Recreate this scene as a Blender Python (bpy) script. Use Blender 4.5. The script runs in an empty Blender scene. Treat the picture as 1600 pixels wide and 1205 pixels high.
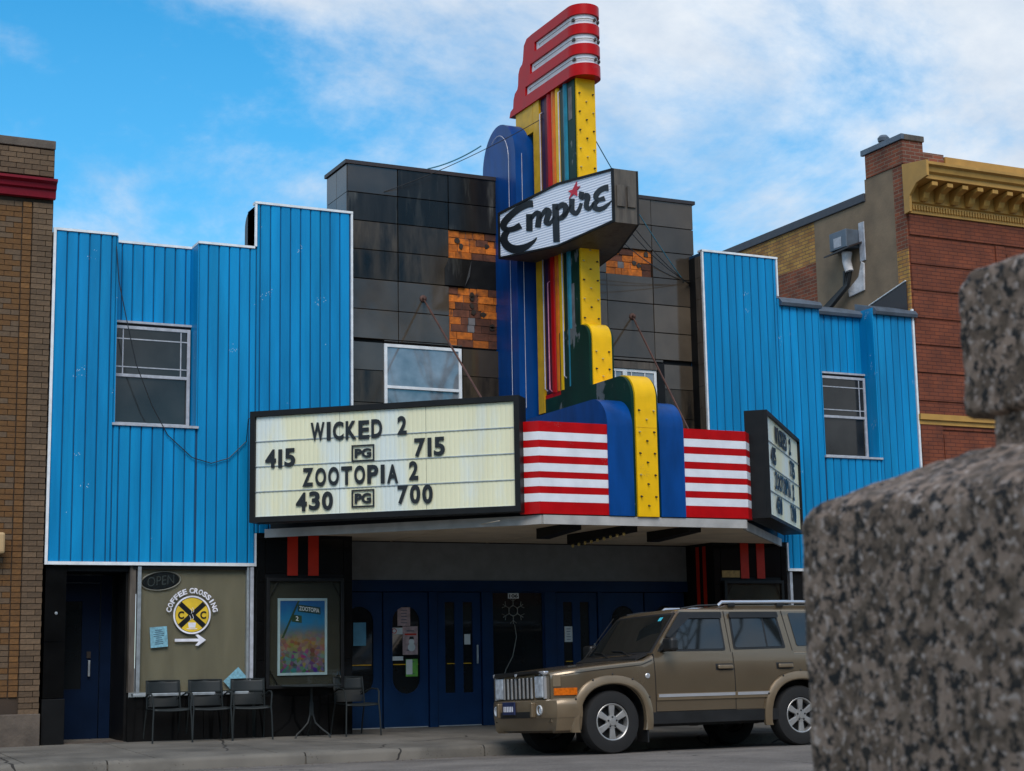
import bpy, bmesh, math, random
from mathutils import Vector, Matrix
R = math.radians
random.seed(7)
C = bpy.context.scene.collection
scene = bpy.context.scene

# ------------------------------------------------------------------ camera
CAMZ = 1.15
FPX, YAW, PITCH, ROLL = 2600.0, R(26.15), R(9.35), R(-1.01)
FW = Vector((math.sin(YAW)*math.cos(PITCH), math.cos(YAW)*math.cos(PITCH), math.sin(PITCH)))
_r = Vector((math.cos(YAW), -math.sin(YAW), 0)); _u = _r.cross(FW)
RT = _r*math.cos(ROLL) + _u*math.sin(ROLL)
UP = -_r*math.sin(ROLL) + _u*math.cos(ROLL)
cd = bpy.data.cameras.new('camera'); cam = bpy.data.objects.new('camera', cd); C.objects.link(cam)
cam.matrix_world = Matrix(((RT.x, UP.x, -FW.x, 0), (RT.y, UP.y, -FW.y, 0), (RT.z, UP.z, -FW.z, CAMZ), (0, 0, 0, 1)))
cd.sensor_fit = 'HORIZONTAL'; cd.sensor_width = 36.0; cd.lens = FPX/1600*36.0
cd.clip_start = 0.05; cd.clip_end = 3000
cd.dof.use_dof = True; cd.dof.focus_distance = 23.0; cd.dof.aperture_fstop = 8.0
scene.camera = cam
CAM = Vector((0, 0, CAMZ))
def ray(px, py): return FW + RT*((px-800)/FPX) - UP*((py-602.5)/FPX)
def onY(px, py, Y): d = ray(px, py); return CAM + d*(Y/d.y)
def onX(px, py, X): d = ray(px, py); return CAM + d*(X/d.x)
def onZ(px, py, Z): d = ray(px, py); return CAM + d*((Z-CAMZ)/d.z)
def onP(px, py, p, n): d = ray(px, py); return CAM + d*((p-CAM).dot(n)/d.dot(n))

# ------------------------------------------------------------------ sky and sun
SUN_EL, SUN_AZ = R(46), R(200)          # azimuth from +Y, clockwise: behind the photographer
w = bpy.data.worlds.new('World'); scene.world = w; w.use_nodes = True
N = w.node_tree.nodes; L = w.node_tree.links; N.clear()
def nd(t, **k):
    n = N.new(t)
    for a, b in k.items(): setattr(n, a, b)
    return n
out = nd('ShaderNodeOutputWorld'); bg = nd('ShaderNodeBackground'); L.new(bg.outputs[0], out.inputs[0])
sky = nd('ShaderNodeTexSky', sky_type='NISHITA', sun_disc=False)
sky.sun_elevation = SUN_EL; sky.sun_rotation = SUN_AZ; sky.air_density = 1.0; sky.dust_density = 0.4; sky.ozone_density = 3.0
bg.inputs[1].default_value = 0.108
hs = nd('ShaderNodeHueSaturation'); hs.inputs['Saturation'].default_value = 2.6; hs.inputs['Value'].default_value = 1.75; hs.inputs['Hue'].default_value = 0.488
L.new(sky.outputs[0], hs.inputs['Color'])
tc = nd('ShaderNodeTexCoord'); sp = nd('ShaderNodeSeparateXYZ'); L.new(tc.outputs['Generated'], sp.inputs[0])
mx = nd('ShaderNodeMath', operation='MAXIMUM'); L.new(sp.outputs[2], mx.inputs[0]); mx.inputs[1].default_value = 0.0
ad = nd('ShaderNodeMath', operation='ADD'); L.new(mx.outputs[0], ad.inputs[0]); ad.inputs[1].default_value = 0.45
dx = nd('ShaderNodeMath', operation='DIVIDE'); L.new(sp.outputs[0], dx.inputs[0]); L.new(ad.outputs[0], dx.inputs[1])
dy = nd('ShaderNodeMath', operation='DIVIDE'); L.new(sp.outputs[1], dy.inputs[0]); L.new(ad.outputs[0], dy.inputs[1])
cb = nd('ShaderNodeCombineXYZ'); L.new(dx.outputs[0], cb.inputs[0]); L.new(dy.outputs[0], cb.inputs[1])
mp = nd('ShaderNodeMapping'); L.new(cb.outputs[0], mp.inputs[0]); mp.inputs['Location'].default_value = (7.7, 4.0, 3.1)
n1 = nd('ShaderNodeTexNoise'); n1.inputs['Scale'].default_value = 2.5; n1.inputs['Detail'].default_value = 12; n1.inputs['Roughness'].default_value = 0.61; n1.inputs['Distortion'].default_value = 0.25
L.new(mp.outputs[0], n1.inputs['Vector'])
cr = nd('ShaderNodeValToRGB'); cr.color_ramp.elements[0].position = 0.375; cr.color_ramp.elements[1].position = 0.60
cr.color_ramp.interpolation = 'EASE'
L.new(n1.outputs[0], cr.inputs[0])
n2 = nd('ShaderNodeTexNoise'); n2.inputs['Scale'].default_value = 4.2; n2.inputs['Detail'].default_value = 10; n2.inputs['Roughness'].default_value = .6
L.new(mp.outputs[0], n2.inputs['Vector'])
cc = nd('ShaderNodeValToRGB'); cc.color_ramp.elements[0].position = 0.35; cc.color_ramp.elements[1].position = 0.65
cc.color_ramp.elements[0].color = (5.0, 6.2, 7.8, 1); cc.color_ramp.elements[1].color = (9.0, 9.4, 9.8, 1)
L.new(n2.outputs[0], cc.inputs[0])
hz = nd('ShaderNodeMapRange'); hz.inputs[1].default_value = 0.0; hz.inputs[2].default_value = 0.48; hz.inputs[3].default_value = 0.62; hz.inputs[4].default_value = 0.0; L.new(mx.outputs[0], hz.inputs[0])
hm = nd('ShaderNodeMix', data_type='RGBA'); L.new(hz.outputs[0], hm.inputs[0]); L.new(hs.outputs[0], hm.inputs[6]); hm.inputs[7].default_value = (3.9, 7.1, 9.6, 1)
mix = nd('ShaderNodeMix', data_type='RGBA'); L.new(cr.outputs[0], mix.inputs[0]); L.new(hm.outputs[2], mix.inputs[6]); L.new(cc.outputs[0], mix.inputs[7])
L.new(mix.outputs[2], bg.inputs[0])
sd = bpy.data.lights.new('sun', 'SUN'); sd.energy = 2.3; sd.angle = R(34); sd.color = (1.0, 0.92, 0.82)
so = bpy.data.objects.new('sun', sd); C.objects.link(so); so.location = (0, -20, 40)
sdir = Vector((math.sin(SUN_AZ)*math.cos(SUN_EL), math.cos(SUN_AZ)*math.cos(SUN_EL), math.sin(SUN_EL)))
so.rotation_euler = sdir.to_track_quat('Z', 'Y').to_euler()
vs = scene.view_settings; vs.view_transform = 'Standard'; vs.look = 'None'; vs.gamma = 1; vs.exposure = -0.05; vs.use_curve_mapping = False
try: scene.display_settings.display_device = 'sRGB'
except Exception: pass

# ------------------------------------------------------------------ materials
MATS = {}
def mat(name, col, rough=0.6, metal=0.0, var=0.18, scale=6.0, stretch=(1, 1, 1), col2=None, c2=(0.55, 0.7), bump=0.0, bscale=60.0, rand=0.0, coat=0.0, spec=0.5, detail=5):
    if name in MATS: return MATS[name]
    m = bpy.data.materials.new(name); m.use_nodes = True
    nt = m.node_tree; n = nt.nodes; l = nt.links; b = n['Principled BSDF']
    b.inputs['Roughness'].default_value = rough; b.inputs['Metallic'].default_value = metal
    b.inputs['Coat Weight'].default_value = coat; b.inputs['Coat Roughness'].default_value = 0.08
    b.inputs['Specular IOR Level'].default_value = spec
    t = n.new('ShaderNodeTexCoord'); mpn = n.new('ShaderNodeMapping'); mpn.inputs['Scale'].default_value = stretch
    l.new(t.outputs['Object'], mpn.inputs[0])
    no = n.new('ShaderNodeTexNoise'); no.inputs['Scale'].default_value = scale; no.inputs['Detail'].default_value = detail
    l.new(mpn.outputs[0], no.inputs['Vector'])
    mr = n.new('ShaderNodeMapRange'); mr.inputs[1].default_value = 0.3; mr.inputs[2].default_value = 0.7; mr.inputs[3].default_value = 1-var; mr.inputs[4].default_value = 1+var
    l.new(no.outputs[0], mr.inputs[0])
    fac = mr.outputs[0]
    if rand:
        oi = n.new('ShaderNodeObjectInfo'); m2 = n.new('ShaderNodeMapRange'); m2.inputs[3].default_value = 1-rand; m2.inputs[4].default_value = 1+rand
        l.new(oi.outputs['Random'], m2.inputs[0]); mm = n.new('ShaderNodeMath'); mm.operation = 'MULTIPLY'
        l.new(fac, mm.inputs[0]); l.new(m2.outputs[0], mm.inputs[1]); fac = mm.outputs[0]
    base = None
    if col2 is not None:
        no2 = n.new('ShaderNodeTexNoise'); no2.inputs['Scale'].default_value = scale*0.55; no2.inputs['Detail'].default_value = 8; no2.inputs['Roughness'].default_value = 0.62
        l.new(mpn.outputs[0], no2.inputs['Vector'])
        rp = n.new('ShaderNodeMapRange'); rp.inputs[1].default_value = c2[0]; rp.inputs[2].default_value = c2[1]; l.new(no2.outputs[0], rp.inputs[0])
        mc = n.new('ShaderNodeMix'); mc.data_type = 'RGBA'; mc.inputs[6].default_value = (*col, 1); mc.inputs[7].default_value = (*col2, 1)
        l.new(rp.outputs[0], mc.inputs[0]); base = mc.outputs[2]
    mu = n.new('ShaderNodeVectorMath'); mu.operation = 'SCALE'
    if base: l.new(base, mu.inputs[0])
    else: mu.inputs[0].default_value = col
    l.new(fac, mu.inputs['Scale']); l.new(mu.outputs[0], b.inputs['Base Color'])
    rr = n.new('ShaderNodeMapRange'); rr.inputs[3].default_value = max(0.02, rough*0.8); rr.inputs[4].default_value = min(1, rough*1.2)
    l.new(no.outputs[0], rr.inputs[0]); l.new(rr.outputs[0], b.inputs['Roughness'])
    if bump:
        nb = n.new('ShaderNodeTexNoise'); nb.inputs['Scale'].default_value = bscale; nb.inputs['Detail'].default_value = 4
        l.new(t.outputs['Object'], nb.inputs['Vector'])
        bu = n.new('ShaderNodeBump'); bu.inputs['Strength'].default_value = bump; bu.inputs['Distance'].default_value = 0.01
        l.new(nb.outputs[0], bu.inputs['Height']); l.new(bu.outputs[0], b.inputs['Normal'])
    MATS[name] = m
    return m
def brickmat(name, c1, c2, mort, bw=0.21, bh=0.068, rough=0.9, axis='X', msize=0.008):
    if name in MATS: return MATS[name]
    m = mat(name, c1, rough); nt = m.node_tree; n = nt.nodes; l = nt.links; b = n['Principled BSDF']
    t = n.new('ShaderNodeTexCoord'); s = n.new('ShaderNodeSeparateXYZ'); c = n.new('ShaderNodeCombineXYZ'); l.new(t.outputs['Object'], s.inputs[0])
    l.new(s.outputs[0 if axis == 'X' else 1], c.inputs[0]); l.new(s.outputs[2], c.inputs[1])
    bt = n.new('ShaderNodeTexBrick'); bt.inputs['Scale'].default_value = 1.0; bt.inputs['Brick Width'].default_value = bw; bt.inputs['Row Height'].default_value = bh
    bt.inputs['Mortar Size'].default_value = msize; bt.inputs['Mortar Smooth'].default_value = 0.3
    bt.inputs['Color1'].default_value = (*c1, 1); bt.inputs['Color2'].default_value = (*c2, 1); bt.inputs['Mortar'].default_value = (*mort, 1)
    l.new(c.outputs[0], bt.inputs['Vector'])
    no = n.new('ShaderNodeTexNoise'); no.inputs['Scale'].default_value = 3; no.inputs['Detail'].default_value = 7; l.new(t.outputs['Object'], no.inputs['Vector'])
    mr = n.new('ShaderNodeMapRange'); mr.inputs[1].default_value = .3; mr.inputs[2].default_value = .7; mr.inputs[3].default_value = .72; mr.inputs[4].default_value = 1.25; l.new(no.outputs[0], mr.inputs[0])
    mu = n.new('ShaderNodeVectorMath'); mu.operation = 'SCALE'; l.new(bt.outputs['Color'], mu.inputs[0]); l.new(mr.outputs[0], mu.inputs['Scale'])
    l.new(mu.outputs[0], b.inputs['Base Color'])
    bu = n.new('ShaderNodeBump'); bu.inputs['Strength'].default_value = 0.6; bu.inputs['Distance'].default_value = 0.006; bu.invert = True
    l.new(bt.outputs['Fac'], bu.inputs['Height']); l.new(bu.outputs[0], b.inputs['Normal'])
    return m

BLUE = mat('blue siding paint', (0.001, 0.235, 0.50), 0.45, var=0.17, scale=1.6, stretch=(3, 3, 0.35), rand=0.09, col2=(0.002, 0.28, 0.55), c2=(0.5, 0.75), spec=0.22)
SEAM = mat('siding backing', (0.004, 0.05, 0.12), 0.8)
WHITE = mat('white trim paint', (0.78, 0.8, 0.8), 0.5, var=0.12, scale=9)
DARK = mat('black weathered metal', (0.007, 0.007, 0.007), 0.5, var=0.3, spec=0.25)
PANEL = mat('glossy dark wall panel', (0.050, 0.038, 0.026), 0.14, var=0.35, scale=2.2, stretch=(3, 3, 0.7), rand=0.3, col2=(0.012, 0.011, 0.010), c2=(0.48, 0.66), spec=.3)
PANEL2 = mat('grey brown wall panel', (0.075, 0.057, 0.040), 0.07, var=0.3, scale=1.5, rand=0.28, spec=.5, coat=.08)
PANELS = mat('stained dark wall panel', (0.014, 0.013, 0.012), 0.2, var=0.4, scale=1.8, stretch=(4, 4, 0.6), rand=0.4, col2=(0.11, 0.105, 0.09), c2=(0.54, 0.78), spec=.3)
JOINT = mat('wall panel joint', (0.006, 0.006, 0.006), 0.8)
COPING = mat('dark coping metal', (0.03, 0.022, 0.022), 0.5)
GREYM = mat('grey flashing metal', (0.11, 0.135, 0.165), 0.45, metal=0.3, var=0.25, scale=4)
TILE_O = mat('orange hollow tile', (0.52, 0.135, 0.012), 0.85, var=0.35, scale=14, rand=0.3, col2=(0.10, 0.035, 0.015), c2=(0.55, 0.72), bump=0.5)
TILE_D = mat('scorched hollow tile', (0.12, 0.04, 0.02), 0.9, var=0.4, scale=12, rand=0.4, bump=0.5)
MORT = mat('grey mortar patch', (0.16, 0.15, 0.15), 0.9, var=0.3)
GLASS = mat('dark window glass', (0.012, 0.014, 0.015), 0.05, var=0.2, scale=1.5)
GLASSC = mat('window glass with grey blind behind', (0.022, 0.021, 0.019), 0.10, var=0.5, scale=2)
FRAME = mat('grey white window frame', (0.42, 0.43, 0.46), 0.5, var=0.2, scale=12)
BTILE = mat('black gloss tile', (0.005, 0.005, 0.005), 0.12, var=0.3, scale=3, spec=.3)
BLACKW = mat('black painted wall', (0.005, 0.005, 0.005), 0.55, var=0.35, scale=4, spec=.2)
REDS = mat('red orange stripe paint', (0.50, 0.022, 0.006), 0.5, var=0.12, spec=.25)
NAVY = mat('navy door paint', (0.002, 0.022, 0.072), 0.45, var=0.15, scale=3, spec=.2)
DNAVY = mat('faded black navy paint', (0.001, 0.009, 0.032), 0.5, var=0.2, scale=3, spec=.15)
SLATE = mat('slate blue transom panel', (0.19, 0.205, 0.215), 0.6, var=0.1, spec=.2)
SOFFIT = mat('beige soffit paint', (0.74, 0.62, 0.46), 0.7, var=0.12, scale=2)
BLIND = mat('tan canvas blind', (0.26, 0.215, 0.15), 0.85, var=0.14, scale=2, stretch=(3, 1, .6), bump=0.2, bscale=200)
ALU = mat('weathered aluminium', (0.42, 0.44, 0.44), 0.4, metal=0.6, var=0.2, scale=10)
YEL = mat('yellow sign enamel', (0.90, 0.50, 0.003), 0.35, var=0.08, scale=5, col2=(0.74, 0.36, 0.004), c2=(0.62, 0.85), spec=.25)
YELD = mat('dull yellow sign enamel', (0.70, 0.38, 0.012), 0.4, var=0.15, scale=6, spec=.25)
GREEN = mat('dark green sign enamel', (0.002, 0.030, 0.018), 0.3, var=0.3, scale=3, spec=.2)
GREENP = mat('peeling dark green enamel', (0.002, 0.030, 0.018), 0.42, var=0.25, scale=4, stretch=(1, 1, .6), col2=(0.14, 0.15, 0.145), c2=(0.575, 0.60), spec=.2)
BLUE2 = mat('royal blue sign enamel', (0.001, 0.052, 0.22), 0.35, var=0.2, scale=3, stretch=(2, 2, .5), spec=.22)
REDE = mat('red sign enamel', (0.47, 0.0015, 0.003), 0.35, var=0.12, scale=5, spec=.2)
WHITEE = mat('white sign enamel', (0.80, 0.80, 0.82), 0.35, var=0.08, scale=5)
MAROON = mat('maroon enamel', (0.10, 0.006, 0.02), 0.35, spec=.2)
PURPLE = mat('dark purple enamel', (0.03, 0.012, 0.06), 0.35, spec=.2)
ORANGE = mat('orange enamel', (0.72, 0.16, 0.01), 0.3, spec=.2)
TEAL = mat('teal enamel', (0.02, 0.20, 0.28), 0.3, spec=.2)
NEONW = mat('unlit white neon tube', (0.55, 0.53, 0.60), 0.15)
NEONP = mat('unlit pink neon tube', (0.75, 0.25, 0.35), 0.15)
SOCK = mat('dark lamp socket', (0.03, 0.02, 0.012), 0.5)
BULB = mat('amber glass bulb', (0.55, 0.42, 0.14), 0.1)
BOARD = mat('cream letter board plastic', (0.80, 0.77, 0.52), 0.35, var=0.05, scale=1.3, stretch=(2, 2, .4), col2=(0.72, 0.78, 0.72), c2=(0.45, 0.6), spec=.3)
LETTER = mat('black letter plastic', (0.006, 0.006, 0.007), 0.35)
SIGNW = mat('white ribbed sign face', (0.72, 0.75, 0.85), 0.4, var=0.05)
BROWNM = mat('rusty brown sheet metal', (0.10, 0.08, 0.06), 0.55, var=0.3, scale=5, stretch=(3, 3, .5), col2=(0.045, 0.03, 0.022), c2=(.5, .7))
RUST = mat('rusty steel rod', (0.09, 0.04, 0.028), 0.7, var=0.3)
WIRE = mat('black cable', (0.012, 0.012, 0.012), 0.5)
ASPH = mat('asphalt', (0.175, 0.152, 0.13), 0.9, var=0.22, scale=1.2, bump=1.0, bscale=90, col2=(0.12, 0.103, 0.088), c2=(.45, .6), detail=12)
CONC = mat('sidewalk concrete', (0.165, 0.148, 0.122), 0.85, var=0.22, scale=1.6, bump=0.3, bscale=120, col2=(0.10, 0.09, 0.075), c2=(.45, .66))
GRASSY = mat('ground beyond', (0.12, 0.11, 0.09), 0.95)
TANB = mat('tan brick', (0.125, 0.078, 0.043), 0.9, var=0.2, scale=20, rand=0.25, bump=0.4)
ORGB = mat('ochre brick', (0.165, 0.076, 0.022), 0.9, var=0.2, scale=20, rand=0.22, bump=0.4)
MORTT = mat('brown mortar', (0.05, 0.032, 0.02), 0.95)
CRIM = mat('crimson cornice paint', (0.19, 0.004, 0.014), 0.45, var=0.15, spec=.2)
STONE = mat('soiled stone base', (0.11, 0.085, 0.065), 0.95, var=0.35, scale=5, bump=0.6, bscale=30)
GOLD = mat('ochre cornice paint', (0.47, 0.255, 0.06), 0.5, var=0.14, scale=4, spec=.3)
REDBK = brickmat('painted red brick', (0.205, 0.052, 0.020), (0.165, 0.040, 0.016), (0.10, 0.024, 0.012), msize=0.008)
OLDBK = brickmat('old red brick', (0.24, 0.065, 0.03), (0.13, 0.04, 0.022), (0.21, 0.15, 0.11))
OLDBKY = brickmat('old red brick side', (0.26, 0.065, 0.025), (0.15, 0.042, 0.02), (0.20, 0.14, 0.09), axis='Y')
YELBK = brickmat('faded yellow brick', (0.50, 0.27, 0.06), (0.36, 0.16, 0.04), (0.17, 0.10, 0.06), axis='Y')
CEMENT = mat('brown cement render', (0.22, 0.155, 0.095), 0.95, var=0.2, scale=2.5, bump=0.4, bscale=20)
CHAIRM = mat('dark grey green chair metal', (0.018, 0.022, 0.022), 0.5, var=0.15, spec=.3)
PAPERW = mat('white paper', (0.62, 0.62, 0.58), 0.7, var=0.08)
PAPERB = mat('pale blue paper', (0.20, 0.42, 0.50), 0.7, var=0.3, scale=25)
PAPERP = mat('pinkish printed paper', (0.42, 0.28, 0.26), 0.7, var=0.25, scale=18)
PAPERG = mat('green printed paper', (0.12, 0.34, 0.04), 0.7, var=0.2, scale=18)
VINW = mat('white vinyl', (0.82, 0.80, 0.84), 0.4)
VINY = mat('yellow vinyl', (0.78, 0.52, 0.03), 0.4)

def chips(m, col, thr=0.9, scale=38.0):
    nt = m.node_tree; n = nt.nodes; l = nt.links; b = n['Principled BSDF']; src = b.inputs['Base Color'].links[0].from_socket
    t = n.new('ShaderNodeTexCoord'); v = n.new('ShaderNodeTexVoronoi'); v.inputs['Scale'].default_value = scale; l.new(t.outputs['Object'], v.inputs['Vector'])
    c = n.new('ShaderNodeMath'); c.operation = 'LESS_THAN'; c.inputs[1].default_value = 0.22; l.new(v.outputs['Distance'], c.inputs[0])
    no = n.new('ShaderNodeTexNoise'); no.inputs['Scale'].default_value = 2.3; no.inputs['Detail'].default_value = 6; l.new(t.outputs['Object'], no.inputs['Vector'])
    g = n.new('ShaderNodeMath'); g.operation = 'GREATER_THAN'; g.inputs[1].default_value = thr; l.new(no.outputs[0], g.inputs[0])
    mm = n.new('ShaderNodeMath'); mm.operation = 'MULTIPLY'; l.new(c.outputs[0], mm.inputs[0]); l.new(g.outputs[0], mm.inputs[1])
    x = n.new('ShaderNodeMix'); x.data_type = 'RGBA'; x.inputs[7].default_value = (*col, 1); l.new(mm.outputs[0], x.inputs[0]); l.new(src, x.inputs[6]); l.new(x.outputs[2], b.inputs['Base Color'])
def cracks(m, scale=.55, width=.006, col=(.03, .026, .022), mask=.52):
    nt = m.node_tree; n = nt.nodes; l = nt.links; b = n['Principled BSDF']; src = b.inputs['Base Color'].links[0].from_socket
    t = n.new('ShaderNodeTexCoord'); no = n.new('ShaderNodeTexNoise'); no.inputs['Scale'].default_value = 3.0; no.inputs['Detail'].default_value = 6; l.new(t.outputs['Object'], no.inputs['Vector'])
    ad = n.new('ShaderNodeMix'); ad.data_type = 'VECTOR'; ad.inputs[0].default_value = .18; l.new(t.outputs['Object'], ad.inputs[4]); l.new(no.outputs[1], ad.inputs[5])
    v = n.new('ShaderNodeTexVoronoi'); v.feature = 'DISTANCE_TO_EDGE'; v.inputs['Scale'].default_value = scale; l.new(ad.outputs[1], v.inputs['Vector'])
    c = n.new('ShaderNodeMath'); c.operation = 'LESS_THAN'; c.inputs[1].default_value = width; l.new(v.outputs['Distance'], c.inputs[0])
    n3 = n.new('ShaderNodeTexNoise'); n3.inputs['Scale'].default_value = .7; l.new(t.outputs['Object'], n3.inputs['Vector'])
    g = n.new('ShaderNodeMath'); g.operation = 'GREATER_THAN'; g.inputs[1].default_value = mask; l.new(n3.outputs[0], g.inputs[0])
    mm = n.new('ShaderNodeMath'); mm.operation = 'MULTIPLY'; l.new(c.outputs[0], mm.inputs[0]); l.new(g.outputs[0], mm.inputs[1])
    x = n.new('ShaderNodeMix'); x.data_type = 'RGBA'; x.inputs[7].default_value = (*col, 1); l.new(mm.outputs[0], x.inputs[0]); l.new(src, x.inputs[6]); l.new(x.outputs[2], b.inputs['Base Color'])
cracks(CONC); cracks(ASPH, .4, .005)
chips(CONC, (.07, .06, .05), .55, 30); chips(ASPH, (.36, .33, .30), .38, 42); chips(ASPH, (.05, .045, .04), .42, 55)
chips(BLUE, (.55, .65, .7), .66); chips(REDE, (.25, .2, .2), .68, 60); chips(YEL, (.3, .2, .1), .68, 60)
# ------------------------------------------------------------------ mesh helpers
class MB:
    def __init__(s): s.v = []; s.f = []
    def add(s, vs, fs):
        o = len(s.v); s.v += [tuple(v) for v in vs]; s.f += [tuple(i+o for i in f) for f in fs]; return s
    def box(s, x0, x1, y0, y1, z0, z1):
        return s.add([(x0, y0, z0), (x1, y0, z0), (x1, y1, z0), (x0, y1, z0), (x0, y0, z1), (x1, y0, z1), (x1, y1, z1), (x0, y1, z1)],
                     [(0, 3, 2, 1), (4, 5, 6, 7), (0, 1, 5, 4), (1, 2, 6, 5), (2, 3, 7, 6), (3, 0, 4, 7)])
    def prism(s, loop, vec):
        n = len(loop); v = Vector(vec); a = [Vector(p) for p in loop]
        return s.add(a+[p+v for p in a], [tuple(range(n)), tuple(range(2*n-1, n-1, -1))]+[(i, i+n, (i+1) % n+n, (i+1) % n) for i in range(n)])
    def tube(s, pts, r, n=8, close=False):
        pts = [Vector(p) for p in pts]; k = len(pts)
        if not hasattr(r, '__len__'): r = [r]*k
        rings = []; up = None
        for i, p in enumerate(pts):
            if close: t = pts[(i+1) % k]-pts[i-1]
            else: t = pts[min(i+1, k-1)]-pts[max(i-1, 0)]
            t.normalize()
            if up is None: up = Vector((0, 0, 1)) if abs(t.z) < 0.9 else Vector((1, 0, 0))
            a = t.cross(up)
            if a.length < 1e-5: a = t.orthogonal()
            a.normalize(); b = a.cross(t); b.normalize(); up = b
            rings.append([p+a*math.cos(2*math.pi*j/n)*r[i]+b*math.sin(2*math.pi*j/n)*r[i] for j in range(n)])
        vs = [v for g in rings for v in g]; fs = []
        for i in range(k if close else k-1):
            i2 = (i+1) % k
            for j in range(n): fs.append((i*n+j, i*n+(j+1) % n, i2*n+(j+1) % n, i2*n+j))
        if not close: fs += [tuple(range(n-1, -1, -1)), tuple((k-1)*n+j for j in range(n))]
        return s.add(vs, fs)
    def lathe(s, prof, c, ax, n=24, arc=None):
        # prof: (radius, distance along ax)
        ax = Vector(ax).normalized(); a = ax.orthogonal().normalized(); b = ax.cross(a); c = Vector(c)
        vs = []; fs = []; m = len(prof)
        for j in range(n):
            t = 2*math.pi*j/n; d = a*math.cos(t)+b*math.sin(t)
            for (r_, h) in prof: vs.append(c+d*r_+ax*h)
        for j in range(n):
            j2 = (j+1) % n
            for i in range(m-1): fs.append((j*m+i, j2*m+i, j2*m+i+1, j*m+i+1))
        return s.add(vs, fs)
    def grid(s, rows):
        m = len(rows[0]); vs = [p for r_ in rows for p in r_]
        return s.add(vs, [(i*m+j, i*m+j+1, (i+1)*m+j+1, (i+1)*m+j) for i in range(len(rows)-1) for j in range(m-1)])
    def ball(s, c, r, n=8):
        return s.lathe([(r*math.sin(math.pi*i/6)+1e-4, -r*math.cos(math.pi*i/6)) for i in range(7)], c, (0, 0, 1), n)

def fix(me):
    bm = bmesh.new(); bm.from_mesh(me); bmesh.ops.recalc_face_normals(bm, faces=bm.faces[:]); bm.to_mesh(me); bm.free()
def obj(name, mb, m, parent=None, smooth=False, bevel=0.0, flip=True):
    me = bpy.data.meshes.new(name)
    if isinstance(mb, bpy.types.Mesh): me = mb
    else:
        me.from_pydata([tuple(v) for v in mb.v], [], mb.f); me.update()
        if flip: fix(me)
    me.materials.clear(); me.materials.append(m)
    if smooth:
        for p in me.polygons: p.use_smooth = True
        try: me.set_sharp_from_angle(angle=R(40))
        except Exception: pass
    o = bpy.data.objects.new(name, me); C.objects.link(o)
    if parent is not None:
        o.parent = parent
        p = parent; off = Vector((0, 0, 0))
        while p is not None and not p.get('_local'):
            off += p.location; p = p.parent
        o.location = -off
        if parent.get('_local'): o.location = (0, 0, 0)
    if bevel:
        b = o.modifiers.new('bevel', 'BEVEL'); b.width = bevel; b.segments = 2; b.limit_method = 'ANGLE'; b.angle_limit = R(35)
    return o
def box(name, m, parent, x0, x1, y0, y1, z0, z1, bevel=0.0): return obj(name, MB().box(x0, x1, y0, y1, z0, z1), m, parent, bevel=bevel)
def tag(o, label, cat, group=None):
    o['label'] = label; o['category'] = cat
    if group: o['group'] = group
    return o
def thing(name, label, cat, loc=(0, 0, 0), group=None, local=False):
    o = bpy.data.objects.new(name, None); C.objects.link(o); o.location = loc; o.empty_display_size = 0.2
    if local: o['_local'] = 1
    return tag(o, label, cat, group)
def struct(name, mb, m, **k):
    o = obj(name, mb, m, **k); o['kind'] = 'structure'; return o
def plate(outer, holes, y0, y1):
    """plate in the XZ plane with holes, thickness from y0 (front) to y1"""
    bm = bmesh.new(); loops = []
    for lp in [outer]+holes:
        vs = [bm.verts.new((x, y0, z)) for x, z in lp]
        loops.append([bm.edges.new((vs[i], vs[(i+1) % len(vs)])) for i in range(len(vs))])
    bmesh.ops.triangle_fill(bm, use_beauty=True, use_dissolve=False, edges=[e for lp in loops for e in lp])
    g = bmesh.ops.extrude_face_region(bm, geom=bm.faces[:])
    bmesh.ops.translate(bm, verts=[v for v in g['geom'] if isinstance(v, bmesh.types.BMVert)], vec=(0, y1-y0, 0))
    bmesh.ops.recalc_face_normals(bm, faces=bm.faces[:])
    me = bpy.data.meshes.new('plate'); bm.to_mesh(me); bm.free(); return me
def rect(x0, x1, z0, z1): return [(x0, z0), (x1, z0), (x1, z1), (x0, z1)]
def stadium(xc, hw, z0, z1, n=10):
    p = []
    for i in range(n+1): a = math.pi*i/n; p.append((xc+hw*math.cos(a), z1-hw+hw*math.sin(a)))
    for i in range(n+1): a = math.pi+math.pi*i/n; p.append((xc+hw*math.cos(a), z0+hw+hw*math.sin(a)))
    return p
_tc = {}
def text_verts(s, bold=0.0, ext=0.0):
    k = (s, bold, ext)
    if k in _tc: return _tc[k]
    cu = bpy.data.curves.new('t', 'FONT'); cu.body = s; cu.size = 1.0; cu.offset = bold; cu.extrude = ext; cu.resolution_u = 4
    o = bpy.data.objects.new('t', cu); C.objects.link(o)
    dg = bpy.context.evaluated_depsgraph_get(); me = bpy.data.meshes.new_from_object(o.evaluated_get(dg))
    v = [tuple(p.co) for p in me.vertices]; f = [tuple(p.vertices) for p in me.polygons]
    bpy.data.objects.remove(o); bpy.data.meshes.remove(me); bpy.data.curves.remove(cu)
    _tc[k] = (v, f); return v, f
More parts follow.
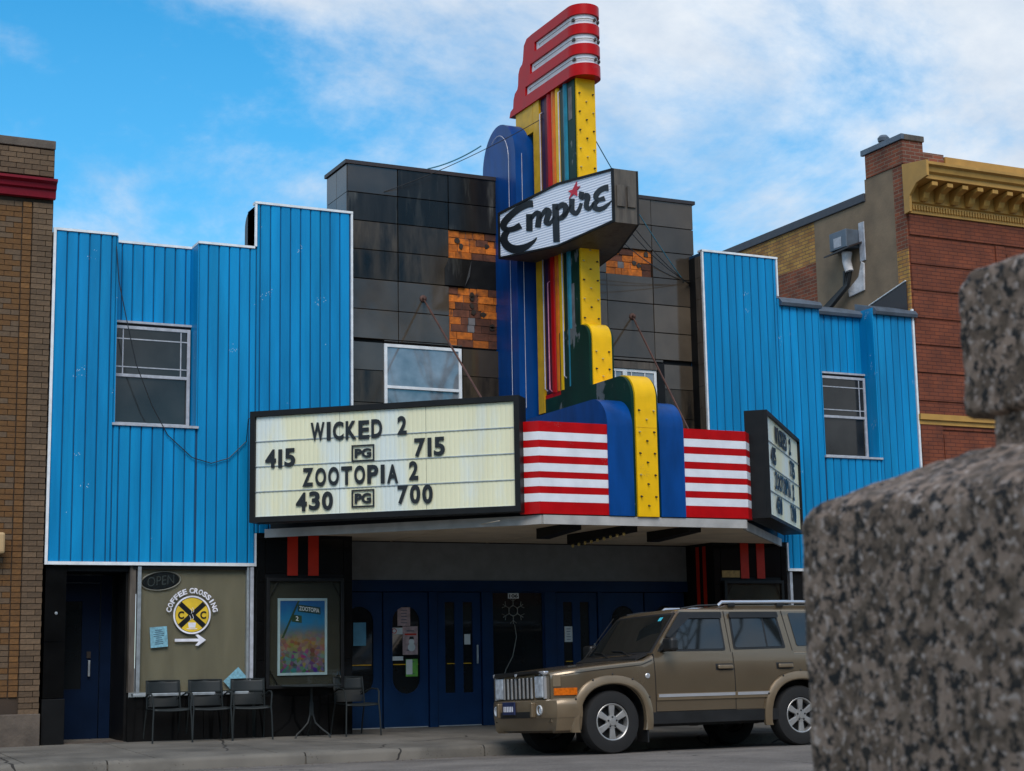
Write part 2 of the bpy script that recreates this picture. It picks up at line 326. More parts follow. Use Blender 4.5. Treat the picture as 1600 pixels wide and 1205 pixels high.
def glyph(s, p0, ux, uz, width, height, bold=0.02, thick=0.01):
    """string fitted in a box width x height with lower-left p0, axes ux, uz; thickness along the normal"""
    v, f = text_verts(s, bold, 0.5)
    x0 = min(p[0] for p in v); x1 = max(p[0] for p in v); y0 = min(p[1] for p in v); y1 = max(p[1] for p in v)
    nrm = ux.cross(uz)
    mb = MB(); mb.add([p0+ux*((p[0]-x0)/(x1-x0)*width)+uz*((p[1]-y0)/(y1-y0)*height)+nrm*(p[2]+0.5)*thick for p in v], f)
    return mb
XA = Vector((1, 0, 0)); ZA = Vector((0, 0, 1))
def arc(cx, cz, r, a0, a1, n=10): return [(cx+r*math.cos(R(a0+(a1-a0)*i/n)), cz+r*math.sin(R(a0+(a1-a0)*i/n))) for i in range(n+1)]

AX = 11.56                                   # axis of the theatre front
YF = 22.6                                    # plane of the blue fronts
YT = 23.0                                    # plane of the dark central front
YD = 23.4                                    # plane of the doors
def mir(x): return 2*AX-x

# ------------------------------------------------------------------ ground
struct('ground', MB().box(-400, 500, 33, 900, -0.5, -0.05).box(-400, 500, -500, 2.0, -0.5, -0.05), GRASSY)
CURB = 19.72
rows = []
for (y, z) in ((CURB, -0.062), (18.06, 0.0), (15.0, 0.085), (12.5, 0.11), (10.0, 0.085), (6.0, -0.04)):
    rows.append([(x, y, z) for x in (-150, -40, -10, 0, 5, 10, 15, 20, 40, 160)])
rd = struct('road', MB().grid(rows), ASPH)
# sidewalks in slabs
def slab(x0, x1, y0, y1, z0, z1):
    return MB().add([(x0, y0, -.4), (x1, y0, -.4), (x1, y1, -.4), (x0, y1, -.4), (x0, y0, z0), (x1, y0, z0), (x1, y1, z1), (x0, y1, z1)],
                    [(0, 3, 2, 1), (4, 5, 6, 7), (0, 1, 5, 4), (1, 2, 6, 5), (2, 3, 7, 6), (3, 0, 4, 7)])
sw = struct('sidewalk', slab(-150, 160, CURB+0.17, 36.0, 0.035, 0.46), CONC)
sz = lambda y: 0.075+(y-CURB)*0.0262
x = -4.0; i = 0
while x < 26:
    for (ya, yb) in ((CURB+0.17, 21.2), (21.215, 23.6)):
        obj('paving_slab', slab(x+.006, x+1.49, ya, yb, sz(ya), sz(yb)), CONC, sw, bevel=0.006)
    x += 1.5; i += 1
kb = struct('kerb', MB().box(-150, 160, CURB+0.02, CURB+0.165, -0.4, 0.03), CONC)
x = -5.2
while x < 27:
    prof = [(CURB-0.02, -0.3), (CURB, 0.03), (CURB+0.015, 0.06), (CURB+0.05, 0.078), (CURB+0.165, 0.079), (CURB+0.165, -0.3)]
    obj('kerb_stone', MB().prism([(x+.008, a, b) for a, b in prof], (2.38, 0, 0)), CONC, kb, smooth=True)
    x += 2.4
struct('far_sidewalk', MB().box(-150, 160, 1.0, 6.0, -0.4, 0.08), CONC)

gm = MB()
for k in range(420):
    gx = random.uniform(2, 16); gy = CURB-.03-abs(random.gauss(0, .22)); gz = -.062+(CURB-gy)*.037; q = random.uniform(.004, .014)
    gm.add([(gx+random.uniform(-q, q), gy+random.uniform(-q, q), gz-.003) for _ in range(3)]+[(gx, gy, gz+q)], [(0, 1, 2), (0, 1, 3), (1, 2, 3), (2, 0, 3)])
o = obj('gutter_grit', gm, mat('dry leaf grit', (.12, .085, .05), .9, var=.4, scale=30)); o['kind'] = 'stuff'; o['label'] = 'scattered grit and leaf bits along the gutter'; o['category'] = 'grit'

# ------------------------------------------------------------------ theatre
th = thing('theatre_building', 'blue sided cinema with dark panelled centre between two brick buildings', 'theatre', (AX, YF, 0.14))
# masses
for (a, b, top, nm) in ((4.2, 8.5, 6.9, 'wing_mass'), (14.66, 18.9, 6.9, 'wing_mass')):
    box(nm, SEAM, th, a, b, 23.06, 34, 2.6, top)
box('hall_mass', BLACKW, th, 8.52, 14.64, 23.95, 34.5, 0.1, 7.4)
tw = box('centre_wall', JOINT, th, 8.575, 14.725, YT+0.065, 23.89, 2.95, 8.64)
# tower side panels (left return)
for z0, z1 in ((5.0, 7.33), (7.34, 8.19), (8.2, 8.63)):
    for y0, y1 in ((YT+.01, 23.44), (23.45, 23.88)): box('side_panel', PANEL2, tw, 8.555, 8.573, y0, y1, z0, z1)
box('coping', COPING, tw, 8.53, 14.77, YT-0.025, 23.93, 8.642, 8.70)
cols = [8.57, 9.39, 10.24, 11.08, 12.04, 13.04, 13.91, 14.73]
rowz = [4.30, 4.98, 5.47, 5.95, 6.40, 6.87, 7.325, 7.77, 8.205, 8.65]
holes = {(2, 6), (2, 4), (2, 3), (5, 6)}; voids = {(2, 5)}
WL = (9.15, 10.45, 4.55, 5.90); WR = (12.75, 14.06, 4.55, 5.88)
for ci in range(7):
    for ri in range(9):
        if (ci, ri) in holes or (ci, ri) in voids: continue
        x0, x1, z0, z1 = cols[ci], cols[ci+1], rowz[ri], rowz[ri+1]
        done = False
        for W in (WL, WR):
            if x0 < W[1] and x1 > W[0] and z0 < W[3]-.02:
                done = True
                for (a, b) in ((x0, min(x1, W[0])), (max(x0, W[1]), x1)):
                    if b-a > 0.05: box('wall_panel', PANEL if ri < 2 else PANEL2, tw, a+.006, b-.006, YT-.004, YT+.062, z0+.006, min(z1, W[3])-.006)
                if z1 > W[3]+.02: box('wall_panel', PANEL2, tw, max(x0, W[0])+.006, min(x1, W[1])-.006, YT-.004, YT+.062, W[3]+.03, z1-.006)
        if done: continue
        if ci <= 2: m = PANELS if ri >= 6 and not (ci == 0 and ri == 8) else (PANEL if ri == 5 or (ri == 6 and ci == 0) else (PANEL2 if ri > 1 else BTILE))
        else: m = PANEL2 if ri > 1 else PANEL
        if (ci, ri) in ((0, 6), (1, 6)): m = PANEL
        o = box('wall_panel', m, tw, x0+.006, x1-.006, YT-.004+random.uniform(-.004, .004), YT+.062, z0+.006, z1-.006, bevel=0.004)
# exposed hollow tile
for (ci, ri, c) in ((2, 6, 'o'), (2, 4, 'm'), (2, 3, 'm'), (5, 6, 'o')):
    x0, x1, z0, z1 = cols[ci], cols[ci+1], rowz[ri], rowz[ri+1]
    if (ci, ri) == (2, 3): z0 = 5.92
    nr = 4 if z1-z0 < 0.5 else 4
    if (ci, ri) == (2, 3): continue
    if (ci, ri) == (2, 4): z0 = 5.93; nr = 8
    bk = box('mortar_bed', MORT, tw, x0, x1, YT+.05, YT+.064, z0, z1)
    for r_ in range(nr):
        za = z0+(z1-z0)*r_/nr; zb = z0+(z1-z0)*(r_+1)/nr
        xx = x0-random.uniform(0, .14)
        while xx < x1-.02:
            wd = random.choice((.12, .2, .27, .27)); a = max(xx, x0); b = min(xx+wd, x1)
            if b-a > .03:
                q = random.random()
                m = TILE_O if q < (.72 if c == 'o' else .55) else (TILE_D if q < .95 else MORT)
                box('hollow_tile', m, tw, a+.004, b-.004, YT+.03+random.uniform(-.008, .012), YT+.0635, za+.003, zb-.003, bevel=.003)
            xx += wd
    for k in range(7 if nr == 8 else 3):      # broken sockets
        a = random.uniform(x0+.08, x1-.08); b = random.uniform(z0+.06, z1-.06)
        obj('glue_blob', MB().prism([(a+random.uniform(.03, .055)*math.cos(t_*.7), YT+.018, b+random.uniform(.03, .055)*math.sin(t_*.7)) for t_ in range(9)], (0, .02, 0)), SOCK, tw)
# tar patch between the tiles
box('tar_patch', DARK, tw, cols[2]-.02, cols[3]-.004, YT+.03, YT+.064, rowz[5], rowz[6]-.004)
obj('torn_sheet', MB().prism([(10.16, YT-.02, 6.88), (10.16, YT-.02, 7.15), (10.24, YT-.022, 7.31), (10.62, YT-.016, 7.31), (10.58, YT-.03, 7.05), (10.50, YT-.02, 6.88)], (0, .012, 0)), PANELS, tw)
# centre windows
def sash(parent, x0, x1, z0, z1, y, split, glass, fm, grille=True, fw=.045):
    w_ = obj('window', plate(rect(x0, x1, z0, z1), [rect(x0+fw, x1-fw, z0+fw, split-.022), rect(x0+fw, x1-fw, split+.022, z1-fw)], y, y+.06), fm, parent, bevel=.004)
    box('pane', glass, w_, x0+fw-.005, x1-fw+.005, y+.035, y+.042, z0+fw-.005, split-.018)
    box('pane', glass, w_, x0+fw-.005, x1-fw+.005, y+.018, y+.025, split+.018, z1-fw+.005)
    if grille:
        for gx in (x0+fw+.09, x1-fw-.09): box('glazing_bar', fm, w_, gx-.008, gx+.008, y+.008, y+.016, split+.022, z1-fw)
        for gz in (split+.022+.10, z1-fw-.14): box('glazing_bar', fm, w_, x0+fw, x1-fw, y+.007, y+.017, gz-.008, gz+.008)
    return w_
GLSKY = mat('reflective window glass', (0.20, 0.22, 0.24), 0.03, var=0.5, scale=2.5, spec=1.0, coat=1.0)
wl = sash(th, WL[0], WL[1]-.02, WL[2], WL[3]-.01, YT-.02, 5.23, GLSKY, WHITE, False, .05)
wr = sash(th, WR[0]+.02, WR[1]-.14, WR[2], WR[3]-.12, YT-.01, 5.1, GLSKY, WHITE, False, .05)
for gx in (13.15, 13.45, 13.7): box('glazing_bar', WHITE, wr, gx-.009, gx+.009, YT-.004, YT+.006, 5.13, 5.72)
box('glazing_bar', WHITE, wr, WR[0]+.07, WR[1]-.19, YT-.005, YT+.005, 5.5, 5.52)
box('glazing_bar', WHITE, wr, 13.28, 13.36, YT-.02, YT+.0, 4.6, 5.72)
box('window_surround', DARK, th, WR[1]-.13, WR[1]+.0, YT-.03, YT+.02, WR[2], WR[3])
box('window_surround', BROWNM, th, WR[0], WR[1]-.135, YT-.03, YT+.02, WR[3]-.115, WR[3])
# ---- blue siding wings
def wing(flip):
    X = (lambda a: mir(a)) if flip else (lambda a: a)
    def bx(name, m, p, a, b, *r): a, b = sorted((X(a), X(b))); return box(name, m, p, a, b, *r)
    s = MB()
    # backing wall pieces
    for (a, b, y0, z0, z1) in ((4.18, 5.02, YF+.022, 2.54, 7.05), (5.02, 6.19, YF+.022, 2.54, 4.40), (6.19, 7.03, YF+.022, 2.54, 7.05), (7.03, 8.49, YF+.022, 2.97, 7.73), (5.02, 6.19, YT+.0, 5.9, 7.05)):
        a, b = sorted((X(a), X(b))); s.box(a, b, y0, YT+.055, z0, z1)
    wl_ = obj('siding_wall', s, SEAM, th)
    pitch = 0.1525; x = 4.19; k = 0
    def board(a, b, z0, z1, y=YF, dim=None):
        d = random.uniform(-.0012, .0012); a, b = sorted((X(a), X(b)))
        e = .006; t = .014
        prof = [(a+e, y+.021), (a+e, y+.013+d), (a+e+t, y+d), (a+(b-a)*.5-.004, y+d), (a+(b-a)*.5, y+d+.0016), (a+(b-a)*.5+.004, y+d), (b-e-t, y+d), (b-e, y+.013+d), (b-e, y+.021)]
        obj('siding_board', MB().prism([(p, q, z0) for p, q in prof], (0, 0, z1-z0)), BLUE, wl_)
    while x < 8.46:
        b = min(x+pitch, 8.47)
        segs = []
        for (a_, b_, z0, z1) in ((4.19, 5.02, 2.545, 7.06), (5.02, 6.19, 2.545, 4.41), (6.19, 7.03, 2.545, 7.06), (7.03, 8.47, 2.97, 7.735)):
            aa, bb = max(x, a_), min(b, b_)
            if bb-aa > .025: board(aa, bb, z0, z1)
        x += pitch
    x = 5.03
    while x < 6.17:
        b = min(x+pitch, 6.18)
        if b-x > .03: board(x, b, 5.94, 7.06, YT-.022)
        x += pitch
    # returns of the recess
    for xs, sg in ((6.19, 1), (5.02, -1)):
        for q in range(2):
            ya = YF+.012+q*.19; yb = ya+.187
            a, b = sorted((X(xs), X(xs-sg*.02)))
            box('siding_board', BLUE, wl_, a, b, ya, yb, 4.44, 7.06)
    # sill, lintel and window
    wn = sash(wl_ if False else th, *sorted((X(5.06), X(6.15))), 4.45, 5.86, YT-.12, 5.155, GLASSC, FRAME)
    bx('window_sill', FRAME, th, 5.0, 6.2, YF-.03, YT-.06, 4.405, 4.438)
    bx('lintel_flashing', FRAME, th, 5.03, 6.18, YT-.10, YT-.02, 5.905, 5.935)
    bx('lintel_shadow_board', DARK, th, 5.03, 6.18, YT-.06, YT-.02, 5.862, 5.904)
    # trims
    bx('corner_trim', WHITE, th, 4.15, 4.188, YF-.012, YF+.03, 2.50, 7.10)
    bx('bottom_trim', WHITE, th, 4.19, 7.03, YF-.014, YF+.03, 2.50, 2.543)
    bx('edge_trim', WHITE, th, 7.032, 7.055, YF-.012, YF+.03, 2.50, 2.96)
    bx('edge_trim', WHITE, th, 8.473, 8.503, YF-.012, YF+.03, 2.97, 7.76)
    if not flip:
        for a, b, y0 in ((4.19, 5.03, YF), (5.03, 6.19, YT-.02), (6.17, 7.0, YF)):
            bx('coping', WHITE, th, a, b, y0-.018, YT+.1, 7.066, 7.10)
    else:
        for a, b, y0 in ((4.12, 5.03, YF), (5.031, 6.168, YT-.03), (6.169, 7.0, YF)):
            a, b = X(a), X(b)
            q = [(max(a, b), y0-.07, 6.94), (max(a, b), y0-.09, 6.99), (max(a, b), y0-.03, 7.06), (max(a, b), y0+.5, 7.22), (max(a, b), y0+.5, 6.95)]
            obj('coping', MB().prism(q, (-abs(a-b), 0, 0)), GREYM, th)
    bx('coping', WHITE, th, 7.0, 8.503, YF-.018, YF+.12, 7.738, 7.772)
    bx('edge_trim', WHITE, th, 7.002, 7.03, YF-.012, YF+.03, 7.10, 7.737)
    # raised parapet behind: dark rounded side
    lp = [(X(7.03), YF+.03, 7.0), (X(7.03), YF+.03, 7.73)]+[(X(7.03), y, z) for y, z in arc(YF+.38, 7.5, .22, 90, 0, 6)]+[(X(7.03), YF+.60, 7.0)]
    obj('parapet_block', MB().prism(lp, ((X(8.46)-X(7.03)), 0, 0)), GREYM if flip else mat('dark slate metal', (.045, .05, .055), .5, var=.3), th)
    # inner return of the wing towards the centre
    a, b = sorted((X(8.475), X(8.51)))
    for k in range(13): box('return_tile', BROWNM, th, a, b, YF+.034, YF+.2, 2.97+k*.362, 2.97+k*.362+.357)
    box('return_strip', DARK, th, a+.004, b-.004, YF+.201, YT+.0, 2.97, 7.68)
    # roof deck
    bx('roof_deck', GREYM, th, 4.2, 8.4, YT+.06, 33.9, 6.905, 6.95)
wing(False); wing(True)

# ---- ground floor left shop front
sz0 = 0.14
box('pier_tile', BTILE, th, 4.18, 4.455, YF+.05, YF+.6, .75, 1.48)
box('pier_tile', BTILE, th, 4.18, 4.455, YF+.05, YF+.6, 1.49, 2.50)
box('pier_base', BLACKW, th, 4.17, 4.47, YF+.03, YF+.6, .1, .74, .006)
box('entry_ceiling', BLACKW, th, 4.18, 5.33, YF+.1, YF+1.6, 2.42, 2.55)
box('entry_wall', BLACKW, th, 5.27, 5.33, YF+.14, YF+1.55, .1, 2.42)
box('entry_wall', BLACKW, th, 4.18, 4.25, YF+.61, YF+1.55, .1, 2.42)
dr = obj('shop_door', plate(rect(4.27, 5.10, .17, 2.3), [rect(4.37, 4.86, .85, 2.05)], YF+.95, YF+1.0), DNAVY, th)
box('pane', GLASS, dr, 4.36, 4.87, YF+.97, YF+.978, .84, 2.06)
box('handle', ALU, dr, 4.945, 4.975, YF+.90, YF+.915, 1.02, 1.24, .004)
box('lock_plate', SOCK, dr, 4.93, 4.985, YF+.935, YF+.95, 1.27, 1.36)
box('door_frame', DNAVY, th, 5.11, 5.26, YF+.93, YF+1.02, .15, 2.41)
box('door_frame', DNAVY, th, 4.26, 5.10, YF+.93, YF+1.02, 2.31, 2.41)
obj('bell_push', MB().lathe([(.001, -.012), (.018, -.01), (.022, 0)], (4.33, YF+.05, 1.86), (0, 1, 0), 12), ALU, th)
box('threshold', STONE, th, 4.48, 5.27, YF+.1, YF+.93, .145, .165)
# shop window
box('window_jamb', BROWNM, th, 5.30, 5.38, YF+.04, YF+.13, .8, 2.49)
box('window_jamb', ALU, th, 5.40, 5.45, YF+.01, YF+.10, .8, 2.49, .006)
box('window_jamb', ALU, th, 6.93, 6.965, YF+.01, YF+.1, .8, 2.49, .006)
box('window_jamb', FRAME, th, 6.975, 7.025, YF-.0, YF+.1, .78, 2.49, .006)
sgl = box('shop_window_blind', BLIND, th, 5.45, 6.93, YF+.095, YF+.11, .8, 2.49)
GL2 = mat('clear shop glass', (1, 1, 1), 0.02)
b_ = GL2.node_tree.nodes['Principled BSDF']
for l_ in list(b_.inputs['Base Color'].links): GL2.node_tree.links.remove(l_)
b_.inputs['Base Color'].default_value = (1, 1, 1, 1)
nt = GL2.node_tree; gs = nt.nodes.new('ShaderNodeBsdfGlossy'); gs.inputs['Roughness'].default_value = .03; tr = nt.nodes.new('ShaderNodeBsdfTransparent'); tr.inputs[0].default_value = (.9, .92, .9, 1)
ms = nt.nodes.new('ShaderNodeMixShader'); fr = nt.nodes.new('ShaderNodeLayerWeight'); fr.inputs[0].default_value = .5; fp_ = nt.nodes.new('ShaderNodeMath'); fp_.operation = 'POWER'; fp_.inputs[1].default_value = 4.0; nt.links.new(fr.outputs['Facing'], fp_.inputs[0]); fa_ = nt.nodes.new('ShaderNodeMath'); fa_.operation = 'MULTIPLY_ADD'; fa_.inputs[1].default_value = .9; fa_.inputs[2].default_value = .03; nt.links.new(fp_.outputs[0], fa_.inputs[0])
nt.links.new(fa_.outputs[0], ms.inputs[0]); nt.links.new(tr.outputs[0], ms.inputs[1]); nt.links.new(gs.outputs[0], ms.inputs[2]); nt.links.new(ms.outputs[0], nt.nodes['Material Output'].inputs[0])
box('shop_window_pane', GL2, th, 5.45, 6.93, YF+.062, YF+.068, .8, 2.49)
box('shop_window_sill', ALU, th, 5.36, 7.03, YF-.02, YF+.1, .745, .785, .006)
for k in range(5): box('base_tile', BTILE, th, 5.30+k*.346, 5.30+k*.346+.342, YF+.03, YF+.12, .1, .742, .003)
box('shop_window_head', DARK, th, 5.34, 7.03, YF+.02, YF+.12, 2.452, 2.498)
for a in (6.2, 6.72): box('blind_clip', BLIND, th, a, a+.06, YF+.09, YF+.094, 2.37, 2.385)
# poster piers, both sides
for fl in (False, True):
    X = mir if fl else (lambda a: a)
    def bx(name, m, p, a, b, *r): a, b = sorted((X(a), X(b))); return box(name, m, p, a, b, *r)
    pr = bx('poster_pier', BLACKW, th, 7.07, 8.49, YF+.02, YD+.3, .1, 2.97)
    zz = [.13, .66, 1.2, 1.74, 2.28, 2.9]
    for zi in range(5):
        for (a, b) in ((7.075, 7.18), (8.36, 8.485)): bx('pier_tile', BTILE, pr, a, b, YF+.002, YF+.018, zz[zi]+.004, zz[zi+1]-.004)
    bx('pier_tile', BTILE, pr, 7.19, 8.35, YF+.002, YF+.018, 2.40, 2.9)
    bx('pier_tile', BTILE, pr, 7.19, 8.35, YF+.002, YF+.018, .13, .70)
    bx('red_stripe', REDS, pr, 7.51, 7.665, YF-.008, YF+.001, 2.375, 2.94)
    bx('red_stripe', REDS, pr, 7.82, 7.975, YF-.008, YF+.001, 2.375, 2.94)
    if fl:
        for y0 in (YF+.22, YF+.42): box('red_stripe', REDS, pr, mir(8.49)-.008, mir(8.49)-.0, y0, y0+.09, 1.2, 2.9)
    # wood sign scrap over right case
    if fl: box('brass_plaque', mat('tarnished brass', (.30, .17, .05), .4, metal=.5, var=.4, scale=20), pr, 14.78, 15.12, YF-.01, YF+.0, 2.39, 2.5)
# right shop front (hidden by the car and granite)
for k in range(5): box('base_tile', BTILE, th, mir(7.03)+k*.34, mir(7.03)+k*.34+.336, YF+.03, YF+.12, .1, .742)
box('window_jamb', FRAME, th, 16.10, 16.15, YF, YF+.1, .78, 2.49)
box('shop_window_pane', GLASS, th, 16.15, 18.2, YF+.06, YF+.07, .78, 2.49)
box('pier_tile', BTILE, th, 18.2, 18.9, YF+.03, YF+.6, .1, 2.5)

# ---- entrance
box('transom_panel', SLATE, th, 8.5, 14.62, YD+.0, YD+.1, 2.36, 2.93)
box('entrance_header', NAVY, th, 8.5, 14.62, YD-.02, YD+.1, 2.19, 2.358)
for (a, b) in ((10.015, 10.145), (10.895, 11.065), (11.975, 12.175), (12.935, 13.005)):
    box('door_post', NAVY, th, a, b, YD-.025, YD+.1, .14, 2.188, .005)
def door(a, b, kind):
    z0, z1 = .175, 2.18
    xc = (a+b)/2
    if kind == 'oval': hs_ = [stadium(xc-.0, .225, .67, 1.97)]
    else: hs_ = [rect(xc-.235, xc-.075, .67, 2.03), rect(xc+.065, xc+.225, .67, 2.03)]
    d = obj('entrance_door', plate(rect(a+.006, b-.006, z0, z1), hs_, YD, YD+.05), NAVY, th, bevel=.006)
    box('pane', GLASS, d, xc-.24, xc+.24, YD+.022, YD+.03, .65, 2.05)
    if kind == 'oval':
        obj('pane_moulding', plate(stadium(xc, .245, .65, 1.99), [stadium(xc, .222, .673, 1.967)], YD-.008, YD-.001), NAVY, d)
    box('push_bar', YELD, d, xc-.2, xc+.2, YD+.014, YD+.02, 1.10, 1.112)
    box('kick_strip', ALU, d, a+.02, b-.02, YD-.006, YD-.001, .176, .19)
    if kind == 'slit' : box('handle', ALU, d, b-.10, b-.075, YD-.05, YD-.03, 1.10, 1.38, .004); 
    return d
door(8.52, 9.265, 'oval'); door(9.275, 10.01, 'oval'); door(10.15, 10.89, 'slit'); door(12.18, 12.93, 'slit'); door(13.01, 13.79, 'oval'); door(13.8, 14.56, 'oval')
tk = obj('box_office_window', plate(rect(11.07, 11.97, .15, 2.185), [rect(11.09, 11.95, .82, 2.17)], YD-.01, YD+.05), NAVY, th, bevel=.005)
box('pane', GLASS, tk, 11.08, 11.96, YD+.02, YD+.028, .81, 2.175)
box('sill', NAVY, tk, 11.08, 11.96, YD-.05, YD-.011, .77, .81)
np_ = box('number_plate', WHITE, tk, 11.36, 11.54, YD-.0, YD+.012, 2.085, 2.165)
obj('number', glyph('106', Vector((11.375, YD-.001, 2.097)), XA, ZA, .15, .056, .03, .003), LETTER, np_)
box('lobby_floor', STONE, th, 8.5, 14.62, YF+.9, YD+.6, .1, .148)

# ------------------------------------------------------------------ marquee
mq = thing('marquee', 'wedge shaped cinema marquee with letter boards and red white stripes', 'marquee', (AX, 21.0, 2.95))
can = [(7.19, YF), (9.84, 19.70), (9.97, 19.47), (mir(9.97), 19.47), (mir(9.84), 19.70), (mir(7.19), YF)]
obj('soffit', MB().prism([(x, y, 2.945) for x, y in [(7.19, YF), (9.86, 19.72), (9.98, 19.49), (mir(9.98), 19.49), (mir(9.86), 19.72), (mir(7.19), YF), (14.62, YF), (14.62, YD), (8.5, YD), (8.5, YF)]], (0, 0, .03)), SOFFIT, mq)
for i in range(5):
    a = Vector((*can[i], 2.90)); b = Vector((*can[i+1], 2.90)); d = (b-a).normalized(); n = Vector((d.y, -d.x, 0))
    mb = MB().prism([a+n*.03, b+n*.03, b-n*.01, a-n*.01], (0, 0, .12))
    obj('fascia', mb, mat('grey white fascia paint', (.42, .40, .37), .6, var=.2, scale=4), mq)
# soffit seams and the small hanging bulb bars
for gx in (9.4, 11.0, 12.6): box('seam_strip', SOFFIT, mq, gx-.012, gx+.012, 19.6, YD-.01, 2.938, 2.944)
def bulbbar(x, y0, y1, yellow):
    p = [(x-.10, y0, 2.944), (x-.10, y0, 2.86), (x-.10, y1, 2.80), (x-.10, y1, 2.944)]
    b = obj('hanging_bar', MB().prism(p, (.2, 0, 0)), DARK, mq)
    if yellow:
        for k in range(9):
            q = k/8.0; y = y0+.1+(y1-y0-.2)*q; z = 2.86-.06*q
            obj('bulb', MB().lathe([(.004, 0), (.02, -.01), (.022, -.035), (.012, -.05), (.001, -.052)], (x-.06, y, z), (0, 0, 1), 8), BULB, b)
bulbbar(11.56, 19.9, 21.6, True); bulbbar(10.6, 19.75, 20.7, False); bulbbar(12.5, 19.75, 20.9, False)
# core of the marquee behind the sheet metal
core = [(7.25, YF-.02), (9.92, 19.80), (9.99, 19.56), (mir(9.99), 19.56), (mir(9.92), 19.80), (mir(7.25), YF-.02)]
obj('core', MB().prism([(x, y, 3.03) for x, y in core], (0, 0, 1.2)), DARK, mq)
# striped front
fr_ = [0, .114, .205, .284, .375, .455, .545, .614, .705, .78, .87, 1]
ZT, ZB, YM = 4.265, 3.035, 19.44
for side in (-1, 1):
    segs = [((9.925, YM), (AX-.60, YM)), ((9.73, YM+.2), (9.925, YM))]
    for (p, q) in segs:
        if side > 0: p, q = (mir(q[0]), q[1]), (mir(p[0]), p[1])
        a = Vector((*p, 0)); b = Vector((*q, 0)); d = (b-a).normalized(); n = Vector((d.y, -d.x, 0))
        for k in range(11):
            z1 = ZT-(ZT-ZB)*fr_[k]; z0 = ZT-(ZT-ZB)*fr_[k+1]
            obj('stripe', MB().prism([Vector((a.x, a.y, z0)), Vector((b.x, b.y, z0)), Vector((b.x, b.y, z0))-n*.05, Vector((a.x, a.y, z0))-n*.05], (0, 0, z1-z0-.0015)), REDE if k % 2 == 0 else WHITEE, mq)
# waterfall shapes: profile in YZ, extruded in X
def fall(name, m, parent, x0, x1, yf, yb, z0, zt, rad, smooth=True, bevel=0):
    p = [(yb, z0), (yb, zt)]+[(y, z) for y, z in arc(yf+rad, zt-rad, rad, 90, 180, 12)]+[(yf, z0)]
    return obj(name, MB().prism([(x0, y, z) for y, z in p], (x1-x0, 0, 0)), m, parent, smooth=smooth, bevel=bevel)
fall('blue_waterfall', BLUE2, mq, AX-.60, AX-.21, YM-.02, 21.9, ZB-.005, 4.66, .42)
fall('blue_waterfall', BLUE2, mq, AX+.21, AX+.60, YM-.02, 21.9, ZB-.005, 4.66, .42)
fall('green_rib', GREENP, mq, AX-.208, AX+.208, YM+.0, 22.0, ZB, 5.0, .35)
yw = fall('yellow_band', YEL, mq, AX-.165, AX+.165, YM-.035, 20.6, ZB-.01, 5.012, .36)
box('seam_strip', YELD, mq, AX-.166, AX+.166, YM-.038, YM-.036, 4.24, 4.245)
BULBM = {}
def bulb(parent, p, n, m=None):
    """socket with a small bulb, pointing along n"""
    n = Vector(n).normalized(); p = Vector(p)
    obj('bulb', MB().lathe([(.013, 0), (.013, .014), (.007, .017), (.010, .034), (.006, .046), (.0005, .048)], p, n, 8), SOCK if random.random() < .6 else BULB, parent)
def bulbs_strip(parent, yf, z0, z1, step, hw):
    z = z0; k = 0
    while z < z1:
        for dx, dz in ((-hw, 0), (hw, .0), (0, -step*.42)):
            if z+dz > z0-.3: bulb(parent, (AX+dx, yf, z+dz), (0.0, -1, -.25))
        z += step
bulbs_strip(yw, YM-.035, 3.3, 4.75, .295, .115)
# letter boards
def letterboard(flip):
    X = mir if flip else (lambda a: a)
    A = Vector((6.80, 22.08, 0)); B = Vector((9.67, 19.48, 0))
    if flip: A, B = Vector((13.56, 19.47, 0)), Vector((16.0, 22.08, 0))
    d = (B-A).normalized(); n = Vector((d.y, -d.x, 0)); Ln = (B-A).length      # n points outwards
    z0, z1 = 3.06, 4.60
    P = lambda s, z, o=0: A+d*s+n*o+Vector((0, 0, z))
    root = obj('letter_board', MB().prism([P(0, z0, -.30), P(Ln, z0, -.30), P(Ln, z0, -.03), P(0, z0, -.03)], (0, 0, z1-z0)), DARK, mq)
    fwid = .05 if flip else .075
    for (s0, s1, a, b) in ((0, Ln, z0, z0+fwid), (0, Ln, z1-fwid, z1), (0, fwid, z0+fwid, z1-fwid), (Ln-fwid, Ln, z0+fwid, z1-fwid)):
        obj('board_frame', MB().prism([P(s0, a, -.029), P(s1, a, -.029), P(s1, a, .03), P(s0, a, .03)], (0, 0, b-a)), DARK, root)
    nrow = 4; h = (z1-z0-2*fwid)/nrow; npan = 3
    for r_ in range(nrow):
        for c in range(npan):
            sa = fwid+(Ln-2*fwid)*c/npan+.002; sb = fwid+(Ln-2*fwid)*(c+1)/npan-.002
            za = z0+fwid+h*r_+.004; zb = za+h-.008
            nc = 19; pts = []
            for i in range(nc*6+1):
                t = i/(nc*6.0); pts.append((sa+(sb-sa)*t, .004*abs(math.sin(math.pi*t*nc))**.6-.012))
            obj('board_panel', MB().grid([[P(s, za, o) for s, o in pts], [P(s, zb, o) for s, o in pts]]), BOARD, root, smooth=False)
        zr = z0+fwid+h*r_
        obj('letter_rail', MB().prism([P(fwid, zr-.006, -.01), P(Ln-fwid, zr-.006, -.01), P(Ln-fwid, zr-.006, .003), P(fwid, zr-.006, .003)], (0, 0, .012)), ALU, root)
    return root, A, d, n, Ln, P
